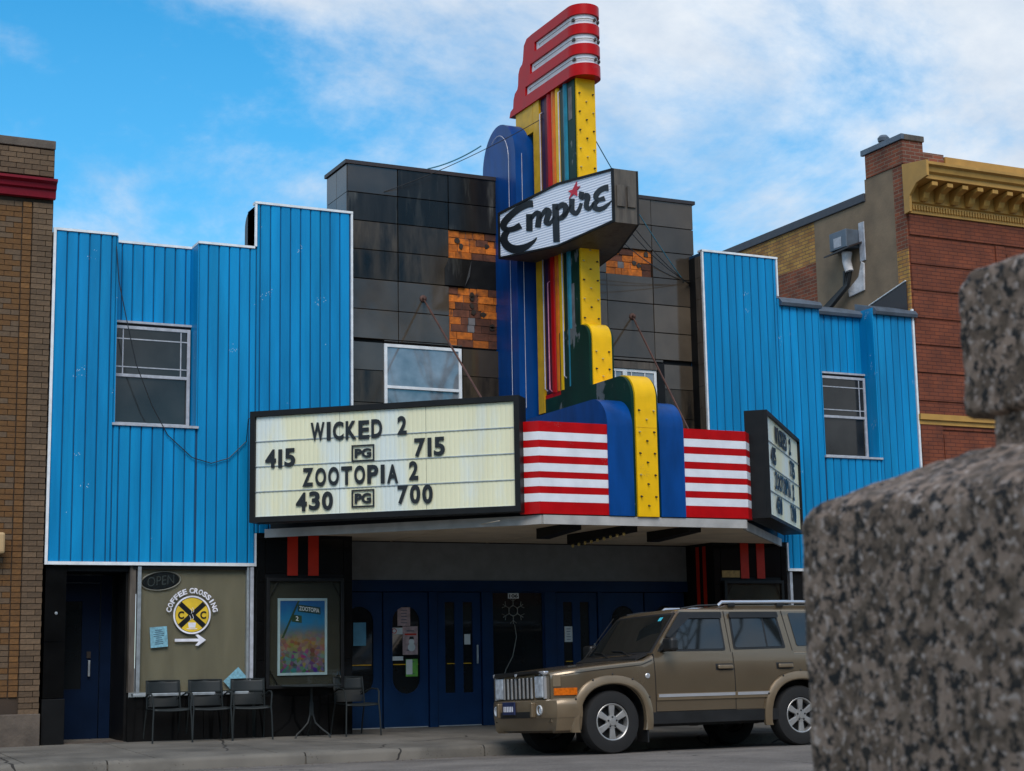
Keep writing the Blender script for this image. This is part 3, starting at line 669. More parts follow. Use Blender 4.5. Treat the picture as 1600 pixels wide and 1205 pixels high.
def word(root, A, d, n, s, sa, za, width, height):
    """single letters spread evenly over a width"""
    v, f = text_verts(s, .0, 0)
    # advance of each glyph: equal pitch looks right for slide-in letters, narrow for 1 and I
    wts = [(.5 if ch in '1I' else (1.25 if ch in 'WM' else 1.0)) for ch in s]; tot = sum(wts); gap = .16
    x = 0
    for ch, wt in zip(s, wts):
        cw = width*wt/tot; g = width*gap/tot
        if ch != ' ':
            ww = cw-g if ch not in '1I' else min(cw-g*.4, height*.22)
            obj('letter', glyph(ch, A+d*(sa+x+(cw-ww)/2)+n*.006+Vector((0, 0, za+random.uniform(-.006, .006))), d, ZA, ww, height, .035, .008), LETTER, root)
        x += cw
LBD = letterboard(False)
def put(bd, s, px0, py0, px1, py1, h=.255):
    root, A, d, n, Ln, P = bd
    a = onP(px0, py0, A+n*.006, n); b = onP(px1, py1, A+n*.006, n)
    word(root, A, d, n, s, (a-A).dot(d), (a.z+b.z)/2, (b-a).dot(d), h)
put(LBD, 'WICKED', 484, 691.5, 599, 682.5); put(LBD, '2', 620, 680, 637, 679)
put(LBD, '415', 413, 732, 463, 729); put(LBD, '715', 646, 715, 697, 712)
put(LBD, 'ZOOTOPIA', 471, 763, 624, 752.5); put(LBD, '2', 638, 751, 655, 750)
put(LBD, '430', 461, 799.5, 522, 795.6); put(LBD, '700', 620, 789, 678, 786.5)
def rating(bd, px0, pyt, px1, pyb):
    root, A, d, n, Ln, P = bd
    a = onP(px0, pyb, A+n*.006, n); b = onP(px1, pyt, A+n*.006, n)
    s0 = (a-A).dot(d); s1 = (b-A).dot(d); z0, z1 = a.z, b.z; t = .022
    Q = lambda s, z, o: A+d*s+n*o+Vector((0, 0, z))
    for (sa, sb, za, zb) in ((s0, s1, z0, z0+t), (s0, s1, z1-t, z1), (s0, s0+t, z0+t, z1-t), (s1-t, s1, z0+t, z1-t)):
        obj('rating_frame', MB().prism([Q(sa, za, .006), Q(sb, za, .006), Q(sb, za, .014), Q(sa, za, .014)], (0, 0, zb-za)), LETTER, root)
    obj('letter', glyph('PG', Q(s0+.045, z0+.05, .006), d, ZA, s1-s0-.09, z1-z0-.10, .045, .008), LETTER, root)
rating(LBD, 549.5, 694, 585, 722); rating(LBD, 549.5, 764, 585, 793.5)
RBD = letterboard(True)
root, A, d, n, Ln, P = RBD
for s, a, wd, row in (('WICKED', .85, 1.3, 3), ('2', 2.4, .2, 3), ('415', .4, .5, 2), ('715', 2.4, .55, 2), ('ZOOTOPIA', .7, 1.7, 1), ('2', 2.6, .2, 1), ('430', .75, .6, 0), ('700', 2.3, .6, 0)):
    word(root, A, d, n, s, a, 3.135+.3475*row+.05, wd, .255)

# ------------------------------------------------------------------ blade sign (pylon)
py = thing('pylon_sign', 'tall neon pylon with red letter on top and rainbow stripes', 'sign', (AX, 21.8, 4.6))
# blue fin behind
XF = 0.50; YFF, YFB = 22.27, 23.46
p = [(YFB, 4.6)]+[((YFF+YFB)/2+(YFB-YFF)/2*math.cos(R(a)), 8.85+.66*math.sin(R(a))) for a in range(0, 181, 9)]+[(YFF, 4.6)]
fin = obj('blue_fin', MB().prism([(AX-XF, y, z) for y, z in p], (2*XF, 0, 0)), BLUE2, py, smooth=True)
for off, zl in ((.20, 8.6),):
    q = [(AX-XF-.02, YFF+off, 5.0)]+[(AX-XF-.02, (YFF+YFB)/2-((YFB-YFF)/2-off)*math.cos(R(a)), 8.85+(.66-off*.9)*math.sin(R(a))) for a in range(0, 121, 10)]
    obj('neon_tube', MB().tube(q, .005, 6), NEONW, fin)
for xo in (-.40,): obj('neon_tube', MB().tube([(AX+xo, YFF-.02, 4.9), (AX+xo, YFF-.02, 8.9)], .0045, 6), NEONW, fin)
# main slab
HX = .185; YP = 20.89
slabp = [(22.2, 4.75), (22.2, 9.0), (22.78, 9.3), (22.78, 9.72), (YP+.02, 9.72), (YP+.02, 4.75)]
body = obj('pylon_body', MB().prism([(AX-HX+.01, y, z) for y, z in slabp], (2*HX-.02, 0, 0)), GREENP, py)
for sgn in (-1, 1):
    def sidebox(name, m, ya, yb, z0, z1, prj, rnd=False):
        x = AX+sgn*(HX-.01)
        if rnd:
            pr_ = [(x, ya), (x+sgn*prj*.7, ya+(yb-ya)*.15), (x+sgn*prj, ya+(yb-ya)*.5), (x+sgn*prj*.7, ya+(yb-ya)*.85), (x, yb)]
            return obj(name, MB().prism([(a, b, z0) for a, b in pr_], (0, 0, z1-z0)), m, py, smooth=True)
        a, b = sorted((x, x+sgn*prj)); return box(name, m, py, a, b, ya, yb, z0, z1)
    sidebox('yellow_side_band', YELD, 21.99, 22.19, 4.80, 9.715, .045)
    if True:
        a, b = sorted((AX+sgn*(HX-.012), AX+sgn*(HX+.035)))
        box('yellow_side_band', YELD, py, a, b, 22.2, 22.79, 9.25, 9.715)
    sidebox('purple_stripe', PURPLE, 21.85, 21.985, 5.08, 9.71, .012)
    sidebox('maroon_stripe', MAROON, 21.77, 21.848, 5.08, 9.71, .02)
    sidebox('red_stripe', REDE, 21.62, 21.768, 5.06, 9.71, .05, True)
    sidebox('orange_stripe', ORANGE, 21.50, 21.618, 5.06, 9.71, .045, True)
    sidebox('yellow_stripe', YEL, 21.37, 21.498, 5.06, 9.71, .04, True)
    sidebox('green_gap', GREEN, 21.26, 21.368, 5.08, 9.71, .008)
    sidebox('teal_stripe', TEAL, 21.14, 21.258, 5.08, 9.71, .03, True)
    sidebox('grey_primer_patch', MORT, 21.05, 21.135, 5.9, 6.6, .004); sidebox('grey_primer_patch', MORT, 20.99, 21.10, 9.1, 9.6, .004)
    for (yn, m, za, zb) in ((21.93, NEONW, 5.15, 9.45), (21.78, NEONP, 5.12, 6.75), (21.31, NEONW, 5.25, 9.6)):
        xx = AX+sgn*(HX+.05)
        obj('neon_tube', MB().tube([(xx-sgn*.04, yn, za-.03), (xx, yn, za), (xx, yn, zb), (xx-sgn*.04, yn, zb+.03)], .009, 6), m, py)
    sidebox('stripe_end_cap', REDE, 21.5, 21.985, 4.98, 5.058, .03)
yb_ = box('yellow_front_band', YEL, py, AX-.158, AX+.158, YP-.02, YP+.019, 5.6, 9.715)
bulbs_strip(yb_, YP-.02, 6.05, 9.6, .285, .115)
# first step
fall('green_step', GREENP, py, AX-.20, AX+.20, 20.60, 21.6, 4.75, 5.93, .25)
ys = fall('yellow_step', YEL, py, AX-.158, AX+.158, 20.575, 20.868, 4.99, 5.945, .25)
bulbs_strip(ys, 20.575, 5.25, 5.75, .255, .105)
# letter E on top
XE = .25; YN = 20.92
zs = [9.70, 9.885, 10.03, 10.19, 10.345, 10.50, 10.65, 10.81]
ys_ = [22.38, 22.20, 22.03]
comb = [(YN, zs[0])]
for k in range(3): comb += [(YN, zs[1+2*k]), (ys_[k], zs[1+2*k]), (ys_[k]-.005, zs[2+2*k]), (YN, zs[2+2*k])]
comb += [(YN, zs[7])]
back = [(22.12, 10.81), (22.30, 10.80), (22.40, 10.72), (22.44, 10.50), (22.47, 10.44), (22.56, 10.40), (22.61, 10.32), (22.63, 10.14), (22.66, 10.08), (22.75, 10.04), (22.80, 9.95), (22.82, 9.82), (22.92, 9.79), (22.96, 9.70)]
ee = obj('letter_e', MB().prism([(AX-XE, y, z) for y, z in comb+back], (2*XE, 0, 0)), REDE, py)
for k in range(4):
    nose = [(AX+XE*math.sin(R(a)), YN-.001-XE*1.05*math.cos(R(a)), zs[2*k]) for a in range(-90, 91, 10)]
    m_ = MB().prism(nose, (0, 0, zs[2*k+1]-zs[2*k])); obj('letter_nose', m_, REDE, ee, smooth=True)
for k in range(3):
    c = XE-.035
    nose = [(AX+c*math.sin(R(a)), YN-c*1.05*math.cos(R(a)), zs[2*k+1]+.001) for a in range(-90, 91, 10)]+[(AX+c, ys_[k]+.06, zs[2*k+1]+.001), (AX-c, ys_[k]+.06, zs[2*k+1]+.001)]
    obj('slot_lining', MB().prism(nose, (0, 0, zs[2*k+2]-zs[2*k+1]-.002)), WHITEE, ee, smooth=True)
    q = XE-.012; zt = (zs[2*k+1]+zs[2*k+2])/2
    t = [(AX-q+.03, ys_[k]-.09, zt), (AX-q, ys_[k]-.13, zt)]+[(AX+q*math.sin(R(a)), YN-q*1.05*math.cos(R(a)), zt) for a in range(-90, 91, 10)]+[(AX+q, ys_[k]-.13, zt)]
    obj('neon_tube', MB().tube(t, .007, 6), mat('grey unlit tube', (.30, .28, .24), .3), ee)
    for a in (-62, 20, 48):
        obj('tube_clip', MB().box(AX+q*math.sin(R(a))-.015, AX+q*math.sin(R(a))+.015, YN-q*1.05*math.cos(R(a))-.012, YN-q*1.05*math.cos(R(a))+.05, zt-.02, zt+.02), SOCK, ee)

# ------------------------------------------------------------------ name sign box on the pylon
ns = thing('name_sign', 'wedge shaped white sign box with black script lettering and red star', 'sign', (AX, 21.0, 6.6))
PB = Vector((AX-.835, 22.2, 0)); PF = Vector((AX-.19, 19.78, 0))
dv = (PF-PB).normalized(); nv = Vector((dv.y, -dv.x, 0))
if nv.x > 0: nv = -nv
FP = PF.copy()
fpx = [(780, 333), (872, 286), (961, 262), (963, 346), (872, 386), (781, 405)]
pts = [onP(a, b, FP, nv) for a, b in fpx]
SL = [((q-PB).dot(dv), q.z) for q in pts]
SL = [(0, SL[0][1]), SL[1], ((PF-PB).length, SL[2][1]), ((PF-PB).length, SL[3][1]), SL[4], (0, SL[5][1])]
def side_pt(s, z, o, sgn):
    q = PB+dv*s+nv*o; x = q.x if sgn < 0 else mir(q.x); return Vector((x, q.y, z))
vsb = []; 
for sgn in (-1, 1): vsb += [side_pt(s, z, -.012, sgn) for s, z in SL]
fs = [(0, 1, 2, 3, 4, 5), (11, 10, 9, 8, 7, 6)]+[(i, i+6, (i+1) % 6+6, (i+1) % 6) for i in range(6)]
shell = obj('sign_box', MB().add(vsb, fs), BROWNM, ns)
cx = sum(s for s, z in SL)/6; cz = sum(z for s, z in SL)/6
def inset(k):
    return [(s-math.copysign(min(k, abs(s-cx)), s-cx) if abs(s-SL[1][0]) > .2 else s, z-math.copysign(k, z-cz)) for s, z in SL]
for sgn in (-1, 1):
    I = inset(.03)
    m_ = MB()
    n6 = 6
    for i in range(6):
        j = (i+1) % 6
        ring = [side_pt(*SL[i], -.011, sgn), side_pt(*SL[j], -.011, sgn), side_pt(*I[j], -.011, sgn), side_pt(*I[i], -.011, sgn)]
        top = [side_pt(*SL[i], .022, sgn), side_pt(*SL[j], .022, sgn), side_pt(*I[j], .022, sgn), side_pt(*I[i], .022, sgn)]
        m_.add(ring+top, [(0, 1, 2, 3), (7, 6, 5, 4), (0, 4, 5, 1), (2, 6, 7, 3)])
    obj('sign_edge', m_, DARK, ns)
    fc = obj('sign_face', MB().add([side_pt(s, z, 0, sgn) for s, z in I]+[side_pt(s, z, -.009, sgn) for s, z in I], [(0, 1, 2, 3, 4, 5), (11, 10, 9, 8, 7, 6)]+[(i, i+6, (i+1) % 6+6, (i+1) % 6) for i in range(6)]), SIGNW, ns)
    # script lettering: brush strokes traced as paths on the face
    S = lambda zx, zy: (lambda q: ((q-PB).dot(dv), q.z))(onP(770+zx/6.6667, 250+zy/6.6667, FP, nv))
    strokes = [
        [(420, 455, 62), (360, 465, 60), (290, 500, 56), (215, 555, 56), (155, 612, 60), (118, 665, 60), (122, 712, 54), (165, 728, 48), (230, 715, 50), (293, 683, 56)],
        [(165, 735, 40), (128, 785, 60), (122, 840, 66), (150, 890, 72), (205, 925, 76), (270, 930, 72), (335, 912, 58), (395, 875, 38), (440, 838, 20), (460, 808, 5)],
        [(385, 565, 58), (385, 660, 56), (385, 742, 54)],
        [(395, 630, 26), (430, 575, 34), (470, 552, 46), (490, 580, 52), (480, 640, 50), (472, 704, 50)],
        [(490, 625, 24), (525, 560, 34), (565, 520, 46), (588, 545, 52), (572, 600, 50), (560, 650, 48), (590, 665, 36), (620, 635, 26), (645, 590, 22)],
        [(655, 458, 56), (660, 600, 58), (664, 740, 58), (668, 856, 56)],
        [(665, 520, 30), (705, 480, 46), (745, 470, 52), (765, 510, 52), (755, 565, 48), (715, 605, 42), (680, 615, 30)],
        [(730, 595, 28), (770, 555, 26), (800, 510, 24), (815, 470, 22)],
        [(828, 405, 46), (826, 470, 46), (828, 525, 46), (855, 558, 40), (885, 545, 36), (908, 505, 30), (925, 450, 26)],
        [(930, 330, 40), (922, 385, 42), (940, 395, 36), (975, 365, 40), (995, 385, 44), (982, 440, 44), (978, 490, 44), (1000, 512, 36), (1030, 490, 28), (1055, 450, 24)],
        [(1206, 290, 62), (1160, 296, 50), (1110, 325, 46), (1078, 370, 46), (1085, 408, 42), (1120, 415, 38), (1168, 398, 42)],
        [(1095, 425, 34), (1062, 462, 46), (1068, 500, 48), (1105, 515, 46), (1155, 500, 38), (1205, 462, 22), (1240, 424, 4)]]
    for st in strokes:
        # catmull-rom
        P4 = [Vector(q) for q in st]; cv = []
        for i in range(len(P4)-1):
            p0 = P4[max(i-1, 0)]; p1 = P4[i]; p2 = P4[i+1]; p3 = P4[min(i+2, len(P4)-1)]
            for t in (0, .25, .5, .75):
                cv.append(.5*((2*p1)+(p2-p0)*t+(2*p0-5*p1+4*p2-p3)*t*t+(3*p1-p0-3*p2+p3)*t**3))
        cv.append(P4[-1]); Lf = []; Rt = []
        for i, q in enumerate(cv):
            tn = (cv[min(i+1, len(cv)-1)]-cv[max(i-1, 0)]); tn.z = 0; tn.normalize(); nn = Vector((-tn.y, tn.x, 0))
            wd = max(q.z*1.14, 3)/2
            Lf.append((q.x+nn.x*wd, q.y+nn.y*wd)); Rt.append((q.x-nn.x*wd, q.y-nn.y*wd))
        m_ = MB(); o1, o0 = .012, .001
        L1 = [S(*q) for q in Lf]; R1 = [S(*q) for q in Rt]
        m_.grid([[side_pt(*q, o1, sgn) for q in L1], [side_pt(*q, o1, sgn) for q in R1]])
        m_.grid([[side_pt(*q, o0, sgn) for q in L1], [side_pt(*q, o1, sgn) for q in L1]]); m_.grid([[side_pt(*q, o0, sgn) for q in R1], [side_pt(*q, o1, sgn) for q in R1]])
        for e in (0, -1): m_.add([side_pt(*L1[e], o0, sgn), side_pt(*R1[e], o0, sgn), side_pt(*R1[e], o1, sgn), side_pt(*L1[e], o1, sgn)], [(0, 1, 2, 3)])
        obj('letter_stroke', m_, LETTER, fc)
    star = [(878, 225), (880, 278), (915, 276), (879, 320), (883, 377), (845, 358), (796, 410), (822, 350), (790, 324), (838, 308)]
    q = [S(*a) for a in star]
    obj('star', MB().prism([side_pt(*a, .002, sgn) for a in q], nv*.012 if sgn < 0 else Vector((-nv.x, nv.y, 0))*.012), mat('star red', (.5, .01, .03), .35), fc)
# horizontal ribs of the face: bump, plus rib shading painted as colour stripes
nt = SIGNW.node_tree; n_ = nt.nodes; b_ = n_['Principled BSDF']
t_ = n_.new('ShaderNodeTexCoord'); wv = n_.new('ShaderNodeTexWave'); wv.bands_direction = 'Z'; wv.inputs['Scale'].default_value = 8.2; wv.inputs['Distortion'].default_value = 0
nt.links.new(t_.outputs['Object'], wv.inputs['Vector'])
bp = n_.new('ShaderNodeBump'); bp.inputs['Strength'].default_value = .5; bp.inputs['Distance'].default_value = 0.004; nt.links.new(wv.outputs[1], bp.inputs['Height']); nt.links.new(bp.outputs[0], b_.inputs['Normal'])
rc = n_.new('ShaderNodeValToRGB'); rc.color_ramp.elements[0].position = .12; rc.color_ramp.elements[0].color = (.50, .55, .66, 1); rc.color_ramp.elements[1].position = .4; rc.color_ramp.elements[1].color = (.84, .86, .92, 1)
nt.links.new(wv.outputs[1], rc.inputs[0]); nt.links.new(rc.outputs[0], b_.inputs['Base Color'])
# end panels (brown, recessed squares)
ez0, ez1 = SL[3][1], SL[2][1]; em = (ez0+ez1)/2
for a in (-1, 1):
    x0 = AX+a*.085
    box('end_panel', BROWNM, ns, x0-.065, x0+.065, 19.757, 19.776, em-.16, em+.15, .004)

# ------------------------------------------------------------------ struts, wires
def wire(name, pts, r, m, label, cat, group=None):
    return tag(obj(name, MB().tube(pts, r, 6), m, smooth=True), label, cat, group)
def sag(a, b, s, n=14):
    a = Vector(a); b = Vector(b); return [a+(b-a)*(i/n)-Vector((0, 0, 1))*s*4*(i/n)*(1-i/n) for i in range(n+1)]
wire('support_rod', [(9.80, YT-.01, 6.63), onY(755, 616, 20.4)+Vector((0, 0, -.1))], .016, RUST, 'rusty rod from dark wall to board with film titles', 'rod')
wire('support_rod', [(13.50, YT-.01, 6.63), onY(1079, 668, 20.4)+Vector((0, 0, -.1))], .016, RUST, 'rusty rod from dark wall down to striped marquee corner', 'rod')
for x_ in (9.80, 13.5): 
    o = obj('rod_anchor', MB().lathe([(.06, 0), (.055, -.015), (.03, -.03), (.025, -.07), (.001, -.075)], (x_, YT-.004, 6.63), (0, 1, 0), 12), RUST, th)
wire('guy_wire', sag((AX-.1, 21.9, 9.45), onY(600, 300, YT-.01), .08), .006, WIRE, 'thin wire from pylon stripes to dark panelled wall', 'wire')
wire('guy_wire', sag(onX(752, 228, AX-.5), onX(668, 264, 10.3), .05), .011, mat('blue grey wire', (.05, .22, .30), .5), 'blue wire from blue fin behind the wall top', 'wire')
wire('guy_wire', sag((AX+.2, 21.4, 9.35), (14.5, YT-.02, 7.3), .1), .009, mat('blue grey wire', (.05, .22, .30), .5), 'blue wire from pylon top down to dark wall corner', 'wire')
for k, (z, lab_) in enumerate(((7.95, 'highest black wire from name sign end to dark wall corner'), (7.75, 'middle of three black wires from name sign end to wall corner'), (7.4, 'lowest black wire from name sign end to dark wall corner'))):
    wire('guy_wire', sag((AX+.4, 20.9, z), (14.62, YT-.02, 7.25+.02*k), .12), .007, WIRE, lab_, 'wire', 'wires from the name sign')
# cable looping over the blue siding to the letter board
cab = [onY(a, b, YF-.03) for a, b in ((182, 385), (186, 440), (200, 510), (213, 570), (238, 635), (262, 680), (300, 715), (330, 724), (358, 716), (385, 690))]+[onY(388, 655, 22.35), onY(400, 650, 22.3)]
wire('hanging_cable', cab, .007, WIRE, 'black cable looping across blue siding below the window', 'cable')
# bits on the roof line
# ------------------------------------------------------------------ left brick building
lb = thing('brick_building', 'tan brick building with crimson cornice beside the blue siding', 'building', (2.0, 22.6, 0.14))
core_ = box('brick_wall', MORTT, lb, -8, 4.13, YF+.016, 34, .1, 8.2)
bricks = []
BM = {}
def brickmesh(L_, H_, D_=.09):
    k = (round(L_, 3), round(H_, 3))
    if k not in BM:
        me = bpy.data.meshes.new('brick'); mb = MB().box(.004, L_-.004, 0, D_, .0045, H_-.0045); me.from_pydata(mb.v, [], mb.f); me.update(); BM[k] = me
    return BM[k]
bh = .0755
cnt = 0; restT = MB(); restO = MB()
nrow = int((8.18-.55)/bh)
BML = {}
def addbrick(x0, x1, z, y, m, vis):
    global cnt
    y += random.uniform(-.0025, .0025)
    if vis and cnt < 290:
        L_ = round((x1-x0)/.01)*.01
        k = (L_, m.name)
        if k not in BML:
            me = bpy.data.meshes.new('brick'); mb = MB().box(.004, L_-.004, 0, .05, .0045, bh-.0045); me.from_pydata(mb.v, [], mb.f); me.update(); me.materials.append(m); BML[k] = me
        o = bpy.data.objects.new('brick', BML[k]); C.objects.link(o); o.parent = core_; o.location = Vector((x0, y, z)); cnt += 1
    else:
        (restT if m is TANB else restO).box(x0+.004, x1-.004, y, y+.05, z+.0045, z+bh-.0045)
for r_ in range(nrow):
    z = .55+r_*bh
    if 7.46 < z+bh and z < 7.74: continue
    # pilaster 3.84..4.13
    up = z > 7.7
    off = .0 if r_ % 2 else .105
    x0 = (3.2 if up else 3.86)
    e = [x0] + ([3.2+.105+k*.21 for k in range(6)] if off else [3.2+k*.21 for k in range(6)])
    e = sorted({round(q, 3) for q in e if x0 <= q < 4.10}|{4.13})
    for a, b in zip(e[:-1], e[1:]):
        if b-a > .03: addbrick(a, b, z, YF-.03 if not up else YF-.03, TANB, True)
    if not up and z > .73 and z < 7.42:
        # ochre border and field, set back
        addbrick(3.73, 3.855, z, YF-.012, ORGB, r_ % 3 == 0)
        o2 = .0 if r_ % 2 else .105
        xs = 3.09+o2
        while xs < 3.72:
            a, b = max(xs, 3.1), min(xs+.21, 3.725)
            if b-a > .04: addbrick(a, b, z, YF-.0, ORGB if random.random() < .7 else TANB, False)
            xs += .21
o = obj('brick_field', restT, TANB, core_); o['kind'] = 'stuff'
o2 = obj('brick_field', restO, ORGB, core_); o2['kind'] = 'stuff'
box('stone_base', STONE, lb, -8, 4.14, YF-.06, YF+.02, .1, .56, .01)
box('parapet_cap', STONE, lb, -8, 4.14, YF-.045, YF+.3, 8.19, 8.31, .008)
cp = [(YF-.03, 7.47), (YF-.09, 7.48), (YF-.10, 7.58), (YF-.14, 7.60), (YF-.15, 7.66), (YF-.21, 7.69), (YF-.21, 7.725), (YF-.03, 7.74)]
obj('cornice', MB().prism([(-8, y, z) for y, z in cp], (12.15, 0, 0)), CRIM, lb)
box('wall_lamp', mat('tan lamp', (.5, .33, .16), .6), lb, 3.35, 3.60, YF-.25, YF-.01, 2.62, 2.9, .03)
obj('brick_side', MB().box(4.131, 4.14, YF+.02, 33.9, 6.8, 8.19), TANB, lb)

# ------------------------------------------------------------------ right brick building
rb = thing('brick_building', 'red painted brick building with ochre bracketed cornice and side chimney pier', 'building', (24, 23, .14))
XR = 18.96; YR = 22.62
wl2 = box('front_wall', REDBK, rb, XR+.01, 32, YR, 23.7, .1, 9.8); box('rear_wall', OLDBK, rb, XR+.01, 32, 23.701, 34, .1, 9.3)
box('side_wall', CEMENT, rb, XR-.012, XR+.009, 23.72, 25.3, 6.8, 9.34)
box('side_wall', YELBK, rb, XR-.006, XR+.009, 25.301, 34, 8.55, 9.34)
box('side_wall', OLDBKY, rb, XR-.006, XR+.009, 25.301, 34, 6.8, 8.549)
box('side_wall', CEMENT, rb, XR-.012, XR+.009, 22.92, 23.719, 6.8, 9.75)
box('side_wall', OLDBKY, rb, XR-.01, XR+.009, YR+.0, 22.919, 8.2, 9.75)
box('side_wall', YELBK, rb, XR-.01, XR+.009, YR+.0, 22.919, 6.8, 8.199)
box('roof_edge', mat('slate grey roof edge', (.055, .06, .072), .6), rb, XR-.05, XR+.3, 23.72, 34, 9.342, 9.5, .01)
pier = box('chimney_pier', OLDBK, rb, XR-.02, 19.40, YR-.02, 23.66, 9.751, 10.19)
box('pier_side', OLDBKY, rb, XR-.028, XR-.021, YR-.015, 23.655, 9.755, 10.185)
box('chimney_pier', OLDBK, rb, 19.41, 19.88, YR-.01, 23.3, 9.801, 10.02)
box('pier_cap', BROWNM, rb, XR+.01, 19.42, YR-.05, 23.7, 10.192, 10.30, .01)
box('pier_cap', GREYM, rb, XR-.06, XR+.009, YR-.05, 23.74, 10.195, 10.30, .006)
# parapet coping
box('parapet_coping', GOLD, rb, 19.89, 32, YR-.04, YR+.35, 9.85, 9.98)
# cornice
cp = [(YR-.01, 8.84), (YR-.06, 8.84), (YR-.06, 9.02), (YR-.10, 9.04), (YR-.10, 9.30), (YR-.50, 9.36), (YR-.50, 9.44), (YR-.56, 9.47), (YR-.58, 9.55), (YR-.64, 9.58), (YR-.64, 9.63), (YR-.01, 9.72)]
cn = obj('cornice', MB().prism([(XR+.0, y, z) for y, z in cp], (13, 0, 0)), GOLD, rb)
obj('cornice_end', MB().prism([(XR-.05, y, z) for y, z in [(YR-.01, 8.82), (YR-.16, 8.84), (YR-.17, 9.12), (YR-.36, 9.30), (YR-.66, 9.36), (YR-.66, 9.64), (YR-.01, 9.73)]], (.05, 0, 0)), GOLD, rb)
for k in range(10):
    x0 = XR+.22+k*.345
    br = [(YR-.101, 9.06), (YR-.17, 9.05), (YR-.22, 9.10), (YR-.26, 9.19), (YR-.40, 9.24), (YR-.47, 9.26), (YR-.47, 9.335), (YR-.101, 9.30)]
    obj('bracket', MB().prism([(x0, y, z) for y, z in br], (.13, 0, 0)), GOLD, cn, bevel=.008)
for k in range(56): box('dentil', GOLD, cn, XR+.08+k*.062, XR+.08+k*.062+.036, YR-.095, YR-.061, 8.90, 8.99)
# recessed joints and panel frame on the front, as proud brick bands
def band(x0, x1, z0, z1, d=.03): box('brick_band', REDBK, wl2, x0, x1, YR-d, YR-.001, z0, z1)
band(XR+.03, 32, 8.46, 8.83); 
zz = 8.30
for z1 in (8.30, 7.93, 7.43, 6.95, 6.45, 5.95, 5.45):
    band(XR+.03, 20.88, z1-.36 if z1 > 7.95 else z1-.46, z1-.03, .022)
band(20.95, 21.15, 5.3, 8.43); band(21.22, 24, 5.3, 8.29, .022)
box('belt_course', GOLD, rb, XR-.01, 32, YR-.09, YR-.001, 5.14, 5.24); box('belt_course', GOLD, rb, XR+.0, 32, YR-.05, YR-.001, 5.06, 5.139)
band(XR+.02, 19.45, .2, 5.05, .05); band(19.5, 24, 4.2, 4.9, .02)
# wall fixture on the side wall
fxt = thing('vent_hood', 'broken grey vent box with white foam on cement side wall', 'vent', (XR-.2, 24.2, 8.4))
box('hood_box', GREYM, fxt, XR-.32, XR-.013, 23.95, 24.45, 8.52, 8.86, .012)
obj('hood_flap', MB().prism([(XR-.34, 23.85, 8.48), (XR-.34, 24.62, 8.44), (XR-.02, 24.62, 8.56), (XR-.02, 23.85, 8.60)], (0, 0, .03)), COPING, fxt)
box('hood_back', MATS['white expanding foam'] if 'white expanding foam' in MATS else FRAME, fxt, XR-.04, XR-.013, 23.78, 23.94, 8.25, 8.98, .01)
box('hood_panel', FRAME, fxt, XR-.325, XR-.321, 24.1, 24.32, 8.56, 8.74)
obj('foam_pipe', MB().tube([(XR-.16, 24.15, 8.47), (XR-.16, 24.17, 8.3), (XR-.15, 24.12, 8.1)], [.10, .085, .08], 10), mat('white expanding foam', (.6, .58, .57), .9, bump=.8, bscale=20, var=.3), fxt, smooth=True)
obj('foam_patch', MB().prism([(XR-.05, 23.85, 7.7), (XR-.05, 24.3, 7.66), (XR-.05, 24.32, 7.80), (XR-.05, 24.0, 7.98), (XR-.05, 23.9, 8.25), (XR-.05, 23.82, 8.2)], (.035, 0, 0)), mat('white expanding foam', (.6, .58, .57), .9), fxt, bevel=.01)
for k in range(3):
    wire('roof_hose', [(XR-.12-.03*k, 24.14+.03*k, 8.12), (XR-.14, 24.2+.04*k, 7.85), (XR-.22, 24.6+.1*k, 7.55), (XR-.35, 25.2+.15*k, 7.30), (XR-.5, 26.0, 7.0)], .045, WIRE, ('thick black hose from vent box lying against cement wall', 'middle black hose of three below the vent box', 'outermost black hose below the vent box')[k], 'hose', 'hoses below the vent box')
obj('roof_flashing', MB().prism([(XR-.03, 22.7, 7.05), (XR-.03, 22.7, 7.62), (XR-.03, 24.1, 7.30), (XR-.03, 24.1, 7.05)], (.012, 0, 0)), COPING, th)
obj('flashing_edge', MB().tube([(XR-.035, 22.7, 7.63), (XR-.035, 24.1, 7.31)], .012, 6), WHITE, th)
tag(obj('roof_turbine', MB().lathe([(.001, .15), (.07, .14), (.11, .09), (.10, .03), (.06, .0), (.06, -.07)], (XR+.18, 23.35, 10.37), (0, 0, 1), 16), GREYM, smooth=True), 'small grey roof vent standing on the chimney pier', 'roof vent')

# ------------------------------------------------------------------ things on the shop window
YG = YF+.055
def disc(c, r, y, t=.004, n=40, r0=None):
    if r0 is None: return MB().prism([(c[0]+r*math.cos(2*math.pi*i/n), y, c[1]+r*math.sin(2*math.pi*i/n)) for i in range(n)], (0, t, 0))
    m = MB(); ring = []
    for i in range(n):
        a = 2*math.pi*i/n
        ring += [(c[0]+rr*math.cos(a), yy, c[1]+rr*math.sin(a)) for rr, yy in ((r0, y), (r, y), (r, y+t), (r0, y+t))]
    f = []
    for i in range(n):
        j = (i+1) % n
        for k in range(4): f.append((i*4+k, i*4+(k+1) % 4, j*4+(k+1) % 4, j*4+k))
    return m.add(ring, f)
cx, cz, rr = 6.165, 1.832, .262
cs = thing('coffee_sign', 'round yellow sign with black cross and white arc lettering on window', 'sign', (cx, YG, cz))
obj('disc', disc((cx, cz), rr-.012, YG-.004), VINY, cs); obj('rim', disc((cx, cz), rr, YG-.006, .006, 40, rr-.022), VINW, cs)
obj('rim_line', disc((cx, cz), rr-.024, YG-.0055, .001, 40, rr-.030), LETTER, cs)
